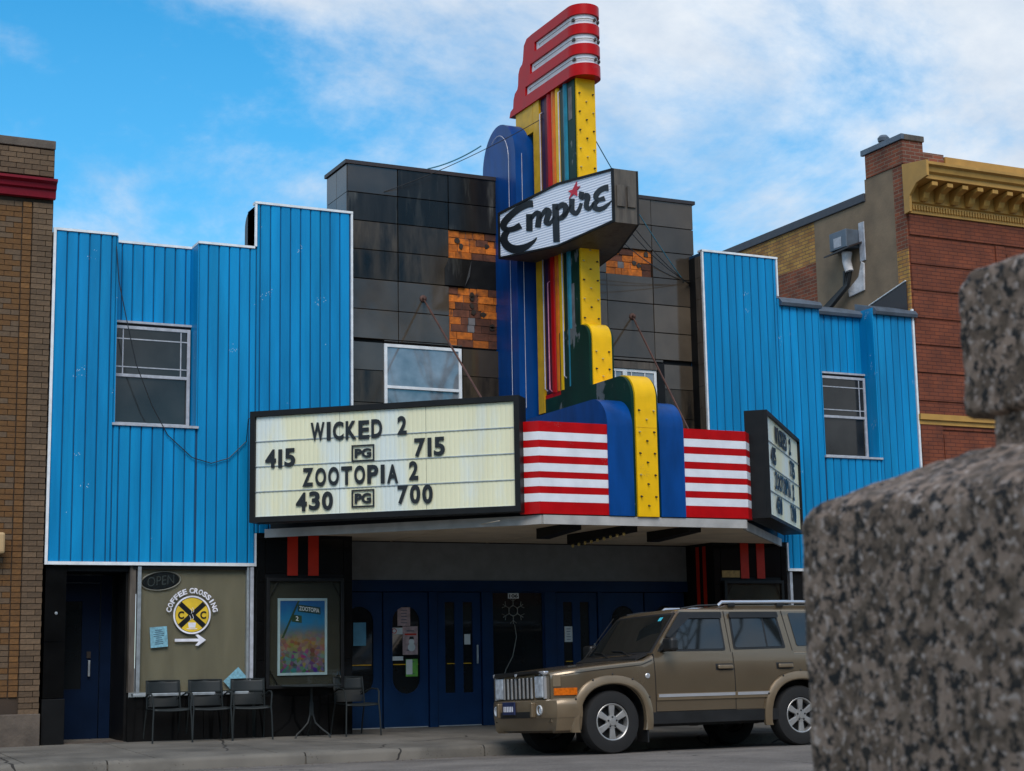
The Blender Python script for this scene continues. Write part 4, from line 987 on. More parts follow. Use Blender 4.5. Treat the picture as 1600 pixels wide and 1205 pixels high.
for a in (42, -42):
    d_ = Vector((math.cos(R(a)), 0, math.sin(R(a)))); n_ = Vector((-d_.z, 0, d_.x)); c_ = Vector((cx, YG-.0062 if a > 0 else YG-.0066, cz)); r_ = rr-.034
    obj('cross_bar', MB().prism([c_+d_*r_+n_*.034, c_-d_*r_+n_*.034, c_-d_*r_-n_*.034, c_+d_*r_-n_*.034], (0, .0015, 0)), LETTER, cs)
for xo in (-.155, .155): obj('letter', glyph('C', Vector((cx+xo-.042, YG-.0075, cz-.055)), XA, ZA, .084, .105, .03, .003), LETTER, cs)
obj('cup', MB().prism([(cx-.055, YG-.0085, cz-.105), (cx+.055, YG-.0085, cz-.105), (cx+.045, YG-.0085, cz-.175), (cx-.045, YG-.0085, cz-.175)], (0, .0015, 0)), VINW, cs)
obj('saucer', MB().prism([(cx-.08, YG-.0085, cz-.185), (cx+.08, YG-.0085, cz-.185), (cx+.06, YG-.0085, cz-.195), (cx-.06, YG-.0085, cz-.195)], (0, .0015, 0)), VINW, cs)
for xo, zo in ((-.025, 0), (.012, .012), (-.012, .09), (.015, .105)):
    obj('steam', MB().tube([(cx+xo+.008*math.sin(k*1.2), YG-.0085, cz-.07+zo+k*.016) for k in range(5)], .004, 5), VINW, cs)
def arctext(s, a0, a1, r_):
    k = len(s)
    for i, ch in enumerate(s):
        a = R(a0+(a1-a0)*i/(k-1)); up = Vector((math.cos(a), 0, math.sin(a))); rt_ = Vector((math.sin(a), 0, -math.cos(a)))
        wd = .022 if ch == 'I' else .060
        obj('letter', glyph(ch, Vector((cx, YG-.004, cz))+up*r_-rt_*(wd/2), rt_, up, wd, .074, .035, .003), VINW, cs)
arctext('COFFEE', 168, 109, .293); arctext('CROSSING', 92, 12, .293)
ar = [(5.93, 1.508), (6.262, 1.508), (6.215, 1.56), (6.255, 1.565), (6.365, 1.489), (6.255, 1.412), (6.215, 1.416), (6.262, 1.470), (5.93, 1.470)]
tag(obj('window_arrow', MB().prism([(x, YG-.004, z) for x, z in ar], (0, .004, 0)), VINW), 'white arrow pointing right below the round yellow sign', 'arrow')
# OPEN sign
os_ = thing('neon_sign', 'dark oval unlit open sign hanging inside the shop window corner', 'sign', (5.73, YF+.08, 2.29))
tl = R(7); ell = lambda a, s: (5.73+s*(.275*math.cos(a)*math.cos(tl)-.125*math.sin(a)*math.sin(tl)), YF+.072, 2.295+s*(.275*math.cos(a)*math.sin(tl)+.125*math.sin(a)*math.cos(tl)))
obj('backing', MB().prism([ell(2*math.pi*i/36, .93) for i in range(36)], (0, .02, 0)), LETTER, os_)
obj('tube', MB().tube([(lambda q: (q[0], YF+.0705, q[2]))(ell(2*math.pi*i/36, 1.0)) for i in range(36)], .006, 6, True), mat('grey unlit tube', (.3, .28, .24), .3), os_)
obj('lettering', glyph('OPEN', Vector((5.545, YF+.07, 2.215)), Vector((math.cos(tl), 0, math.sin(tl))), ZA, .37, .125, -.012, .002), mat('dark tube', (.07, .075, .075), .4), os_)
# paper notes
def sheet(name, m, c, hw, hh, ang, y, label, cat, lines=0, group=None, lm=None):
    a = R(ang); ux = Vector((math.cos(a), 0, math.sin(a))); uz = Vector((-math.sin(a), 0, math.cos(a))); c = Vector((c[0], y, c[1]))
    o = tag(obj(name, MB().prism([c-ux*hw-uz*hh, c+ux*hw-uz*hh, c+ux*hw+uz*hh, c-ux*hw+uz*hh], (0, .003, 0)), m), label, cat, group)
    for k in range(lines):
        zc = hh*.68-k*hh*1.35/max(lines-1, 1); wd = hw*random.uniform(.35, .62)
        q = c+uz*zc-Vector((0, .0012, 0))
        obj('print_line', MB().prism([q-ux*wd-uz*hh*.035, q+ux*wd-uz*hh*.035, q+ux*wd+uz*hh*.035, q-ux*wd+uz*hh*.035], (0, .001, 0)), lm or mat('dark print', (.02, .05, .09), .7), o)
    return o
sheet('note', PAPERB, (5.71, 1.535), .118, .138, 4, YG-.004, 'pale blue notice with dark text lines taped to shop window', 'notice', 8)
sheet('note', PAPERB, (6.80, .93), .14, .12, 42, YF+.045, 'pale blue sheet standing on its corner behind a chair', 'notice', 0)
# poster cases
POST = bpy.data.materials.new('film poster print'); POST.use_nodes = True
nt = POST.node_tree; n_ = nt.nodes; l_ = nt.links; b_ = n_['Principled BSDF']; b_.inputs['Roughness'].default_value = .35
t_ = n_.new('ShaderNodeTexCoord'); s_ = n_.new('ShaderNodeSeparateXYZ'); l_.new(t_.outputs['Generated'], s_.inputs[0])
rp = n_.new('ShaderNodeValToRGB'); el = rp.color_ramp.elements; el[0].position = 0; el[0].color = (.03, .02, .05, 1); el[1].position = 1; el[1].color = (.02, .16, .50, 1)
for p_, c_ in ((.2, (.12, .05, .06, 1)), (.42, (.42, .19, .05, 1)), (.58, (.16, .24, .30, 1)), (.75, (.03, .30, .62, 1))): e = el.new(p_); e.color = c_
nz = n_.new('ShaderNodeTexNoise'); nz.inputs['Scale'].default_value = 4; l_.new(t_.outputs['Generated'], nz.inputs['Vector'])
ma = n_.new('ShaderNodeMath'); ma.operation = 'MULTIPLY_ADD'; l_.new(nz.outputs[0], ma.inputs[0]); ma.inputs[1].default_value = .35; 
mb_ = n_.new('ShaderNodeMath'); mb_.operation = 'SUBTRACT'; l_.new(s_.outputs[2], mb_.inputs[0]); mb_.inputs[1].default_value = .175; l_.new(mb_.outputs[0], ma.inputs[2]); l_.new(ma.outputs[0], rp.inputs[0])
vm = n_.new('ShaderNodeMapping'); vm.inputs['Scale'].default_value = (13, 1, 20); l_.new(t_.outputs['Generated'], vm.inputs[0]); vo = n_.new('ShaderNodeTexVoronoi'); vo.inputs['Scale'].default_value = 1; l_.new(vm.outputs[0], vo.inputs['Vector'])
fm = n_.new('ShaderNodeMapRange'); fm.inputs[1].default_value = .62; fm.inputs[2].default_value = .25; fm.inputs[3].default_value = 0; fm.inputs[4].default_value = .30; l_.new(s_.outputs[2], fm.inputs[0])
mi = n_.new('ShaderNodeMix'); mi.data_type = 'RGBA'; l_.new(fm.outputs[0], mi.inputs[0]); l_.new(rp.outputs[0], mi.inputs[6]); l_.new(vo.outputs['Color'], mi.inputs[7])
mu = n_.new('ShaderNodeVectorMath'); mu.operation = 'SCALE'; mu.inputs['Scale'].default_value = 0.6; l_.new(mi.outputs[2], mu.inputs[0]); l_.new(mu.outputs[0], b_.inputs['Base Color'])
CASEB = mat('olive felt', (.035, .032, .022), .9)
for fl, lab in ((False, 'black glazed poster case on tiled pier by bistro table'), (True, 'black glazed poster case on tiled pier behind parked car')):
    X = mir if fl else (lambda a: a)
    def bx(name, m, p, a, b, *r): a, b = sorted((X(a), X(b))); return box(name, m, p, a, b, *r)
    pc = thing('poster_case', lab, 'poster case', (X(7.76), YF, .8), 'poster cases at the entrance')
    x0, x1 = sorted((X(7.19), X(8.34)))
    obj('case_frame', plate(rect(x0, x1, .80, 2.34), [rect(x0+.05, x1-.05, .85, 2.29)], YF-.07, YF+.001), DARK, pc, bevel=.008)
    box('case_back', CASEB, pc, x0+.045, x1-.045, YF-.012, YF-.004, .84, 2.3)
    box('case_glass', GL2, pc, x0+.045, x1-.045, YF-.058, YF-.054, .84, 2.3)
    for (ax_, az, sx, szn) in ((x0+.05, 2.29, 1, -1), (x1-.05, 2.29, -1, -1), (x0+.05, .85, 1, 1), (x1-.05, .85, -1, 1)):
        obj('corner_brace', MB().tube([(ax_+sx*.01, YF-.045, az+szn*.20), (ax_+sx*.12, YF-.045, az+szn*.01)], .008, 6), DARK, pc)
    if not fl:
        ps = thing('film_poster', 'colourful film poster with blue sky in a silver frame', 'poster', (7.73, YF-.02, 1.0))
        box('print', POST, ps, 7.40, 8.06, YF-.024, YF-.013, 1.02, 2.02)
        obj('poster_frame', plate(rect(7.365, 8.095, .985, 2.055), [rect(7.40, 8.06, 1.02, 2.02)], YF-.032, YF-.013), mat('pale silver frame', (.42, .52, .56), .4, var=.15), ps)
        d_ = Vector((1, 0, -.13)).normalized()
        obj('title_board', MB().prism([Vector((7.66, YF-.026, 1.87))+d_*a+ZA*b for a, b in ((0, 0), (.34, 0), (.34, .10), (0, .10))], (0, .0015, 0)), mat('dark teal print', (.01, .05, .05), .5), ps)
        obj('lettering', glyph('ZOOTOPIA', Vector((7.68, YF-.0275, 1.888)), d_, ZA, .30, .06, .01, .001), VINW, ps)
        obj('title_board', MB().prism([Vector((7.57, YF-.026, 1.73))+d_*a+ZA*b for a, b in ((0, 0), (.15, 0), (.15, .10), (0, .10))], (0, .0015, 0)), mat('dark green print', (.02, .05, .02), .5), ps)
        obj('lettering', glyph('2', Vector((7.63, YF-.0275, 1.745)), d_, ZA, .04, .06, .01, .001), VINW, ps)
        obj('sign_post', MB().prism([(7.66, YF-.0255, 2.02), (7.69, YF-.0255, 2.02), (7.45, YF-.0255, 1.50), (7.42, YF-.0255, 1.50)], (0, .001, 0)), mat('dark green print', (.02, .05, .02), .5), ps)
# flyers on the entrance doors
def pxs(a, b, c, d_, y): p = onY(a, b, y); q = onY(c, d_, y); return ((p.x+q.x)/2, (p.z+q.z)/2), abs(q.x-p.x)/2, abs(q.z-p.z)/2
for (r_, m, lab, ln, dy) in (((621, 949, 641, 978), PAPERP, 'small brown and white flyer at the top of oval door glass', 5, 0),
                        ((612, 981, 630, 991), PAPERW, 'white no smoking strip beside the snowman flyer', 0, .002),
                        ((629, 979, 653, 1023), PAPERP, 'pink flyer with a white snowman on oval door glass', 2, -.002),
                        ((612, 1026, 630, 1032), PAPERW, 'narrow white paper strip across the oval door glass', 0, 0),
                        ((634, 1030, 653, 1057), PAPERG, 'green and white flyer low on the oval door glass', 2, 0),
                        ((552, 973, 572, 1009), mat('sky blue paper', (.10, .30, .42), .6), 'plain sky blue sheet on oval door by the tiled pier', 0, 0),
                        ((725.5, 991, 735, 1007), PAPERW, 'small cream card in slit of navy door with pull handle', 0, 0),
                        ((882, 979, 895, 1003), PAPERW, 'white printed notice in slit of navy door above car bonnet', 5, 0)):
    c_, hw, hh = pxs(*r_, YD+.012)
    f_ = sheet('flyer', m, c_, hw, hh, 0, YD+.013+dy, lab, 'flyer', ln)
    if 'snowman' in lab and 'pink' in lab:
        for k, (zo, r2) in enumerate(((-.10, .06), (-.02, .045))): obj('snowman', disc((c_[0]+.02, c_[1]+zo), r2, YD+.0095-.0004*k, .001, 18), PAPERW, f_)
        obj('hat', MB().prism([(c_[0]-.02, YD+.0085, c_[1]+.02), (c_[0]+.06, YD+.0085, c_[1]+.02), (c_[0]+.05, YD+.0085, c_[1]+.06), (c_[0]-.01, YD+.0085, c_[1]+.06)], (0, .0008, 0)), LETTER, f_)
        box('banner', REDS, f_, c_[0]-.09, c_[0]+.10, YD+.0095, YD+.0105, c_[1]+.08, c_[1]+.105)
    if 'no smoking' in lab:
        obj('prohibition_ring', disc((c_[0]-.05, c_[1]), .04, YD+.0135, .001, 18, .028), REDS, f_)
    if 'green and' in lab: box('white_area', PAPERW, f_, c_[0]-hw*.95, c_[0]+hw*.1, YD+.0115, YD+.0125, c_[1]-hh*.75, c_[1]+hh*.95)
# snowflake
sf = thing('snowflake_light', 'white rope light snowflake in box office window', 'decoration', (11.44, YD+.01, 1.9))
cx_, cz_ = 11.445, 1.895
m_ = MB()
for k in range(6):
    a = R(30+60*k); u_ = Vector((math.cos(a), 0, math.sin(a))); v_ = Vector((-u_.z, 0, u_.x)); c_ = Vector((cx_, YD+.01, cz_))
    m_.tube([c_+u_*.07, c_+u_*.2], .007, 6); m_.tube([c_+u_*.19+v_*.055, c_+u_*.145, c_+u_*.19-v_*.055], .006, 6)
    a2 = R(90+60*k); u2 = Vector((math.cos(a2), 0, math.sin(a2)))
    m_.tube([c_+u_*.085, c_+u2*.085], .007, 6)
obj('rope_light', m_, mat('dull rope light', (.20, .19, .16), .5), sf)
obj('cord', MB().tube([(cx_+.02, YD+.01, 1.69), (cx_+.05, YD+.01, 1.5), (cx_-.02, YD+.01, 1.2), (cx_-.14, YD+.01, 1.0), (cx_-.2, YD+.01, .83)], .007, 6), mat('dull rope light', (.2, .19, .16), .5), sf)

# ------------------------------------------------------------------ bistro chairs and table
def make_chair():
    t = thing('bistro_chair', '', 'chair', (0, 0, 0), 'mesh chairs along the shop front', True)
    W = .25
    for s in (-1, 1):
        obj('leg', MB().tube([(s*(W+.02), -.25, 0), (s*(W+.01), -.235, .3), (s*W, -.22, .44), (s*(W+.015), -.20, .60), (s*(W+.015), -.15, .635), (s*(W+.01), .02, .64), (s*(W-.005), .17, .60)], .0115, 8), CHAIRM, t, smooth=True)
        obj('leg', MB().tube([(s*(W-.01), .30, 0), (s*(W-.015), .24, .25), (s*(W-.02), .18, .44), (s*(W-.03), .235, .79)], .0115, 8), CHAIRM, t, smooth=True)
    # seat
    rows = []
    for i in range(9):
        y = -.23+i*.05; rows.append([(-W+.005+(2*W-.01)*j/8.0, y, .445-.012*math.sin(math.pi*j/8)-(.02 if i == 0 else 0)) for j in range(9)])
    m_ = MB().grid(rows); st = obj('seat', m_, CHAIRM, t, smooth=True); st.modifiers.new('t', 'SOLIDIFY').thickness = .012
    # woven back
    def bp(a, b):
        x = (a-.5)*2*(W-.02); z = .46+b*.345; y = .185+.055*b-.06*(1-(2*a-1)**2)*.0+.05*(1-(2*a-1)**2)
        return Vector((x, y, z))
    rows = [[bp(j/10.0, .48+.52*i/5.0) for j in range(11)] for i in range(6)]
    bk = obj('backrest', MB().grid(rows), CHAIRM, t, smooth=True); bk.modifiers.new('t', 'SOLIDIFY').thickness = .006
    m_ = MB()
    n_ = 19
    for k in range(-9, n_+10):
        for sg in (1, -1):
            pts = []
            for q in range(5):
                b = q/4.0*.49; a = (k/n_)+sg*(b-.25)*.9
                if 0 <= a <= 1: pts.append(bp(a, b)+Vector((0, -.001*sg, 0)))
            if len(pts) > 1: m_.tube(pts, .0055, 4)
    obj('lattice', m_, CHAIRM, t)
    obj('back_rim', MB().tube([bp(0, 0), bp(0, .5), bp(0, 1), bp(.5, 1.01), bp(1, 1), bp(1, .5), bp(1, 0)], .009, 6), CHAIRM, t)
    return t
def copy_tree(o, parent=None):
    c = o.copy(); C.objects.link(c); c.parent = parent
    for ch in list(o.children): copy_tree(ch, c)
    return c
ch0 = make_chair()
spots = [((5.77, 22.36), 2, 'dark mesh bistro chair below the blue notice by the doorway'),
         ((6.33, 22.35), -3, 'dark mesh bistro chair between two others below the round yellow sign'),
         ((6.90, 22.33), -8, 'dark mesh bistro chair beside the bistro table under the window corner'),
         ((8.42, 22.30), 6, 'dark mesh bistro chair between bistro table and navy doors')]
for i, ((x, y), a, lab) in enumerate(spots):
    o = ch0 if i == 0 else copy_tree(ch0)
    o.location = (x, y, sz(y)+.0); o.rotation_euler = (0, 0, R(a)); o['label'] = lab
bt = thing('bistro_table', 'small round dark metal bistro table under the poster case', 'table', (7.74, 22.22, sz(22.22)), None, True)
obj('table_top', MB().lathe([(.001, .715), (.40, .715), (.42, .708), (.42, .695), (.40, .69), (.001, .69)], (0, 0, 0), (0, 0, 1), 32), CHAIRM, bt, smooth=True)
obj('stem', MB().tube([(0, 0, .30), (0, 0, .69)], .018, 8), CHAIRM, bt)
for k in range(3):
    a = R(200+120*k); c_, s_ = math.cos(a), math.sin(a)
    obj('leg', MB().tube([(c_*r_, s_*r_, z) for r_, z in ((.015, .48), (.02, .32), (.06, .2), (.16, .11), (.25, .05), (.28, .0))], .013, 8), CHAIRM, bt, smooth=True)

# ------------------------------------------------------------------ parked car
PAINT = mat('tan metallic paint', (.215, .162, .102), .25, metal=.6, var=.03, scale=3, coat=.7)
PAINTD = mat('tan cladding paint', (.225, .165, .10), .38, metal=.4, var=.10, scale=4, coat=.3)
TRIM = mat('black plastic trim', (.012, .012, .012), .5, var=.2)
TYRE = mat('tyre rubber', (.012, .0115, .011), .8, var=.25, scale=12)
CHROME = mat('chrome', (.66, .67, .69), .22, metal=.55, var=.04)
RIM = mat('alloy wheel', (.42, .41, .39), .35, metal=.5, var=.15)
CARGL = mat('car window glass', (.010, .012, .012), .03, var=.1, spec=.9)
AMBER = mat('amber lens', (.62, .13, .008), .12, var=.25, scale=30)
LENS = mat('headlight lens', (.58, .60, .62), .10, metal=.1, var=.35, scale=14)
GAP = mat('panel gap', (.01, .008, .006), .7)
car = thing('parked_car', 'tan boxy four wheel drive with silver roof rails parked at the kerb', 'car', (10.10-.77, 18.06+.80, -.0265), None, True)
car.rotation_euler = (R(-1.9), 0, 0)
UF, UR_, WZ, WR_ = .77, 3.55, .378, .378
def hw(u):
    h = .925
    if u < .4: h -= .13*(1-u/.4)**2
    if u > 4.45: h -= .12*((u-4.45)/.34)**2
    return h
def side_in(z): return .035*max(0, (z-.85)/.35)**2+.025*max(0, (.8-z)/.45)**1.5
def top(u):
    if u < 1.28: return .985+.125*(u/1.28)**.75
    if u < 1.42: return 1.11+.085*((u-1.28)/.14)
    return 1.195
def bot(u):
    b = .36 if u > .4 else .40
    for c in (UF, UR_):
        if abs(u-c) < .475: b = max(b, WZ+math.sqrt(.475**2-(u-c)**2)-.01)
    if u > 4.2: b = max(b, .45)
    return b
us = sorted(set([0, .02, .05, .09, .14, .2, .27, .34]+[round(.295+.0475*k, 4) for k in range(21)]+[1.345, 1.38, 1.42]+[1.5+.17*k for k in range(10)]+[round(3.075+.0475*k, 4) for k in range(21)]+[4.2, 4.35, 4.5, 4.6, 4.7, 4.76, 4.79]))
rows = []
for u in us:
    b, t = bot(u), top(u); sec = []
    nz_ = 12
    for k in range(nz_+1):
        z = b+(t-.03-b)*k/nz_; sec.append(Vector((u, -(hw(u)-side_in(z)), z)))
    h = hw(u)-side_in(t)
    sec.append(Vector((u, -(h-.015), t-.008)))
    for k in range(9):
        y = -(h-.05)+2*(h-.05)*k/8.0; sec.append(Vector((u, y, t+.03*(1-(y/h)**2) if u < 1.3 else t)))
    half = sec[:nz_+2]
    sec += [Vector((q.x, -q.y, q.z)) for q in reversed(half)]
    rows.append(sec)
mb = MB().grid(rows)
mb.add(rows[0], [tuple(range(len(rows[0])))]); mb.add(rows[-1], [tuple(range(len(rows[-1])))])
body = obj('body', mb, PAINT, car, smooth=True)
box('underbody', TRIM, car, .45, 4.6, -.72, .72, .30, .62)
for c in (UF, UR_):
    for s in (-1, 1): obj('wheel_well', MB().grid([[(c+.485*math.cos(R(a)), s*.78+o_, WZ+.485*math.sin(R(a))) for a in range(-5, 186, 10)] for o_ in (-.15, .13)]), TRIM, car); box('wheel_well_back', TRIM, car, c-.47, c+.47, s*.62-.01, s*.62+.01, .3, .86)
# greenhouse
def gf(z): return 1.30+(z-1.19)*.88
def gr(z): return 4.72-(z-1.19)*.16
def gh(z): return .872-(z-1.19)*.19
def gfront(y, z): return gf(z)+.10*(abs(y)/gh(z))**2.5
lv = [1.185, 1.35, 1.5, 1.62, 1.70, 1.735, 1.755]
rows = []
for i, z in enumerate(lv):
    k = (0, 0, 0, 0, .0, .025, .075)[i]; zz_ = z
    if z > 1.70: zg = 1.70
    else: zg = z
    h = gh(zg)-k; lp = []
    for j in range(13): y = h-2*h*j/12.0; lp.append((gfront(y*gh(zg)/h, zg)+k*1.5, y, z))
    n0 = 14
    for j in range(1, n0): u = lp[12][0]+(gr(zg)-k-lp[12][0])*j/n0; lp.append((u, -h, z))
    for j in range(7): y = -h+2*h*j/6.0; lp.append((gr(zg)-k, y, z))
    for j in range(1, n0): u = gr(zg)-k+(lp[0][0]-gr(zg)+k)*j/n0; lp.append((u, h, z))
    rows.append(lp+[lp[0]])
mb = MB().grid(rows)
for i in range(1): mb.add(rows[-1][:-1], [tuple(range(len(rows[-1])-1))])
obj('cabin', mb, PAINT, car, smooth=True)
# raised rear roof
obj('roof_step', MB().prism([(2.45, -.70, 1.75), (2.62, -.70, 1.80), (4.5, -.70, 1.80), (4.55, -.70, 1.75)], (0, 1.4, 0)), PAINT, car, bevel=.01)
# glass
def sidepoly(name, m, poly, out=.006, th_=.004, sg=-1, parent=None):
    f = lambda u, z, o: Vector((u, sg*(gh(min(z, 1.70))+o), z))
    n = len(poly); vs_ = [f(u, z, out) for u, z in poly]+[f(u, z, out-th_) for u, z in poly]
    return obj(name, MB().add(vs_, [tuple(range(n)), tuple(range(2*n-1, n-1, -1))]+[(i, i+n, (i+1) % n+n, (i+1) % n) for i in range(n)]), m, parent or car)
def rpoly(poly, r=.03):
    out_ = []
    n = len(poly)
    for i in range(n):
        p, a, b = Vector(poly[i]), Vector(poly[i-1]), Vector(poly[(i+1) % n])
        d1 = (a-p).normalized(); d2 = (b-p).normalized(); s_ = p+d1*r; e_ = p+d2*r
        for t in (0, .33, .67, 1): out_.append(tuple((1-t)**2*s_+2*t*(1-t)*p+t*t*e_))
    return out_
for sg in (-1, 1):
    sidepoly('window_trim', TRIM, rpoly([(1.46, 1.215), (2.475, 1.215), (2.465, 1.69), (1.86, 1.69)]), .006, .004, sg)
    sidepoly('window', CARGL, rpoly([(1.66, 1.24), (2.45, 1.24), (2.44, 1.66), (1.93, 1.66)]), .010, .003, sg)
    sidepoly('window_trim', TRIM, rpoly([(2.60, 1.225), (3.40, 1.235), (3.33, 1.69), (2.60, 1.69)]), .006, .004, sg)
    sidepoly('window', CARGL, rpoly([(2.625, 1.25), (3.36, 1.26), (3.30, 1.665), (2.625, 1.665)]), .010, .003, sg)
    sidepoly('window_trim', TRIM, [(3.10, 1.26), (3.125, 1.26), (3.115, 1.66), (3.09, 1.66)], .012, .002, sg)
    sidepoly('window', CARGL, rpoly([(3.58, 1.26), (4.45, 1.27), (4.40, 1.68), (3.52, 1.69)]), .008, .004, sg)
    sidepoly('rain_visor', TRIM, rpoly([(1.60, 1.40), (1.66, 1.39), (1.98, 1.625), (2.47, 1.625), (2.475, 1.705), (1.86, 1.705)], .015), .035, .012, sg)
    sidepoly('rain_visor', TRIM, rpoly([(2.595, 1.63), (3.345, 1.63), (3.335, 1.705), (2.60, 1.705)], .015), .035, .012, sg)
def fpt(y, z, o): return Vector((gfront(y, z)-o*.75, y, z+o*.66))
zsb, zst = 1.215, 1.675
m_ = MB(); m_.grid([[fpt((gh(z)-.075)*(2*j/14.0-1), z, .008) for j in range(15)] for z in [zsb+(zst-zsb)*k/6 for k in range(7)]])
obj('windscreen', m_, CARGL, car, smooth=True)
m_ = MB(); m_.grid([[fpt((gh(z)-.035)*(2*j/14.0-1), z, .004) for j in range(15)] for z in [zsb-.02+(zst-zsb+.045)*k/6 for k in range(7)]])
obj('windscreen_seal', m_, TRIM, car, smooth=True)
m_ = MB(); m_.add([fpt(-.60, 1.60, .011), fpt(-.54, 1.60, .011), fpt(-.54, 1.645, .011), fpt(-.60, 1.645, .011)], [(0, 1, 2, 3)]); obj('windscreen_sticker', m_, mat('cyan sticker', (.05, .45, .55), .5), car)
for y0 in (-.45, .1): obj('wiper', MB().tube([(1.27, y0-.05, 1.175), fpt(y0+.2, 1.23, .02), fpt(y0+.5, 1.25, .02)], .008, 5), TRIM, car)
obj('cowl', MB().prism([(1.20, -.78, 1.11), (1.36, -.80, 1.175), (1.36, .80, 1.175), (1.20, .78, 1.11)], (0, 0, .03)), TRIM, car)
# body side patches (doors) on the lower side
def sp_(u, z, o, sg=-1): return Vector((u, sg*(hw(u)-side_in(z)+o), z))
def patch(name, m, u0, u1, z0, z1, o, sg, nu=10, nz_=9, cut=None, parent=None):
    rows = []
    for i in range(nz_+1):
        z = z0+(z1-z0)*i/nz_; e = cut(z) if cut else u1
        rows.append([sp_(u0+(e-u0)*j/nu, z, o, sg) for j in range(nu+1)])
    mb = MB().grid(rows)
    n, mm = len(rows), len(rows[0])
    edge = [(0, j) for j in range(mm)]+[(i, mm-1) for i in range(1, n)]+[(n-1, j) for j in range(mm-2, -1, -1)]+[(i, 0) for i in range(n-2, 0, -1)]
    A_ = [rows[i][j] for i, j in edge]; B_ = [Vector((q.x, q.y-sg*.02, q.z)) for q in A_]; L_ = len(A_)
    mb.add(A_+B_, [(i, (i+1) % L_, (i+1) % L_+L_, i+L_) for i in range(L_)])
    return obj(name, mb, m, parent or car, smooth=True)
def line(pts, r=.0045, m=GAP, name='panel_gap', parent=None): return obj(name, MB().tube(pts, r, 5), m, parent or car)
for sg in (-1, 1):
    rcut = lambda z: min(3.50, 3.55-math.sqrt(max(0, .60**2-(z-.378)**2))) if z < .95 else 3.50
    patch('door_shadow', GAP, 1.385, 2.565, .475, 1.19, .001, sg)
    d1 = patch('door', PAINT, 1.395, 2.548, .485, 1.192, .006, sg)
    d2 = patch('door', PAINT, 2.562, 3.5, .485, 1.192, .006, sg, cut=rcut)
    for (d_, ua) in ((d1, 2.30), (d2, 3.22)):
        hd = obj('handle', MB().prism([sp_(ua, .985, .012, sg), sp_(ua+.22, .985, .012, sg), sp_(ua+.22, 1.035, .012, sg), sp_(ua, 1.035, .012, sg)], (0, sg*.035, 0)), PAINTD, d_, bevel=.012)
        obj('handle_recess', MB().prism([sp_(ua-.02, .97, .0065, sg), sp_(ua+.24, .97, .0065, sg), sp_(ua+.24, 1.05, .0065, sg), sp_(ua-.02, 1.05, .0065, sg)], (0, sg*.0015, 0)), TRIM, d_)
    # seams on the cabin
    for pl in ([(2.55, 1.2), (2.53, 1.72)], [(3.50, 1.2), (3.46, 1.45), (3.42, 1.72)], [(1.37, 1.2), (1.39, 1.21), (1.80, 1.72)]):
        line([Vector((u, sg*(gh(min(z, 1.70))+.001), z)) for u, z in pl])
    patch('side_moulding', PAINTD, 1.40, 3.10, .62, .70, .022, sg, 8, 2)
    patch('chrome_strip', CHROME, 1.42, 2.535, .655, .692, .027, sg, 8, 2); patch('chrome_strip', CHROME, 2.575, 3.10, .655, .692, .027, sg, 8, 2)
    patch('rocker', TRIM, 1.24, 3.20, .335, .475, .012, sg, 8, 3)
    # fender flares
    for c, a0, a1 in ((UF, 198, -18), (UR_, 198, -18)):
        rows = []
        for k in range(27):
            a = R(a0+(a1-a0)*k/26.0); row = []
            for (rad, o) in ((.462, -.03), (.462, .035), (.475, .048), (.535, .044), (.565, .028), (.572, -.004)):
                ca, sa = math.cos(a), math.sin(a)
                # squarish arch
                q = 1.0/max(abs(ca)**3+abs(sa)**3, .001)**(1/3.0); q = 1+(q-1)*.45
                u = c+rad*q*ca; z = WZ+rad*q*sa*.98
                hh_ = hw(max(u, 0))-side_in(max(z, .3)); row.append(Vector((u, sg*(hh_+o), max(z, .27))))
            rows.append(row)
        fl = obj('fender_flare', MB().grid(rows), PAINTD, car, smooth=True)
        for a in (62, 90, 118, 150, 30):
            ca, sa = math.cos(R(a)), math.sin(R(a)); u = c+.555*ca*1.06; z = WZ+.555*sa*1.03
            obj('bolt', MB().lathe([(.012, 0), (.012, .008), (.006, .012), (.0005, .0125)], Vector((u, sg*(hw(u)-side_in(z)+.03), z)), (0, sg, .2), 8), TRIM, fl)
    # wheels
    for c in (UF, UR_):
        wo = Vector((c, sg*.80, WZ)); ax_ = (0, sg, 0)
        wh = obj('wheel', MB().lathe([(.215, -.115), (.30, -.122), (.36, -.112), (.376, -.085), (.378, 0), (.376, .085), (.362, .110), (.30, .122), (.235, .117), (.222, .10)], wo, ax_, 40), TYRE, car, smooth=True)
        obj('rim_barrel', MB().lathe([(.224, .108), (.218, .112), (.205, .105), (.20, .05), (.20, -.1)], wo, ax_, 40), RIM, wh, smooth=True)
        obj('brake_disc', MB().lathe([(.198, .02), (.001, .021)], wo, ax_, 24), TRIM, wh)
        m_ = MB()
        for k in range(6):
            a = R(90+60*k); u_ = Vector((math.cos(a), 0, math.sin(a))); v_ = Vector((-u_.z, 0, u_.x)); y_ = Vector((0, sg, 0))
            A_ = [wo+u_*.05+v_*.026+y_*.10, wo+u_*.206+v_*.042+y_*.103, wo+u_*.206-v_*.042+y_*.103, wo+u_*.05-v_*.026+y_*.10]
            m_.prism([q for q in A_], y_*(-.035))
        obj('spokes', m_, RIM, wh, bevel=.006)
        obj('hub_cap', MB().lathe([(.085, .07), (.08, .103), (.045, .106), (.04, .115), (.001, .117)], wo, ax_, 20), RIM, wh, smooth=True)
        for k in range(5):
            a = R(90+72*k); obj('lug_nut', MB().lathe([(.012, .10), (.012, .112), (.001, .114)], wo+Vector((math.cos(a)*.06, 0, math.sin(a)*.06)), ax_, 7), TRIM, wh)
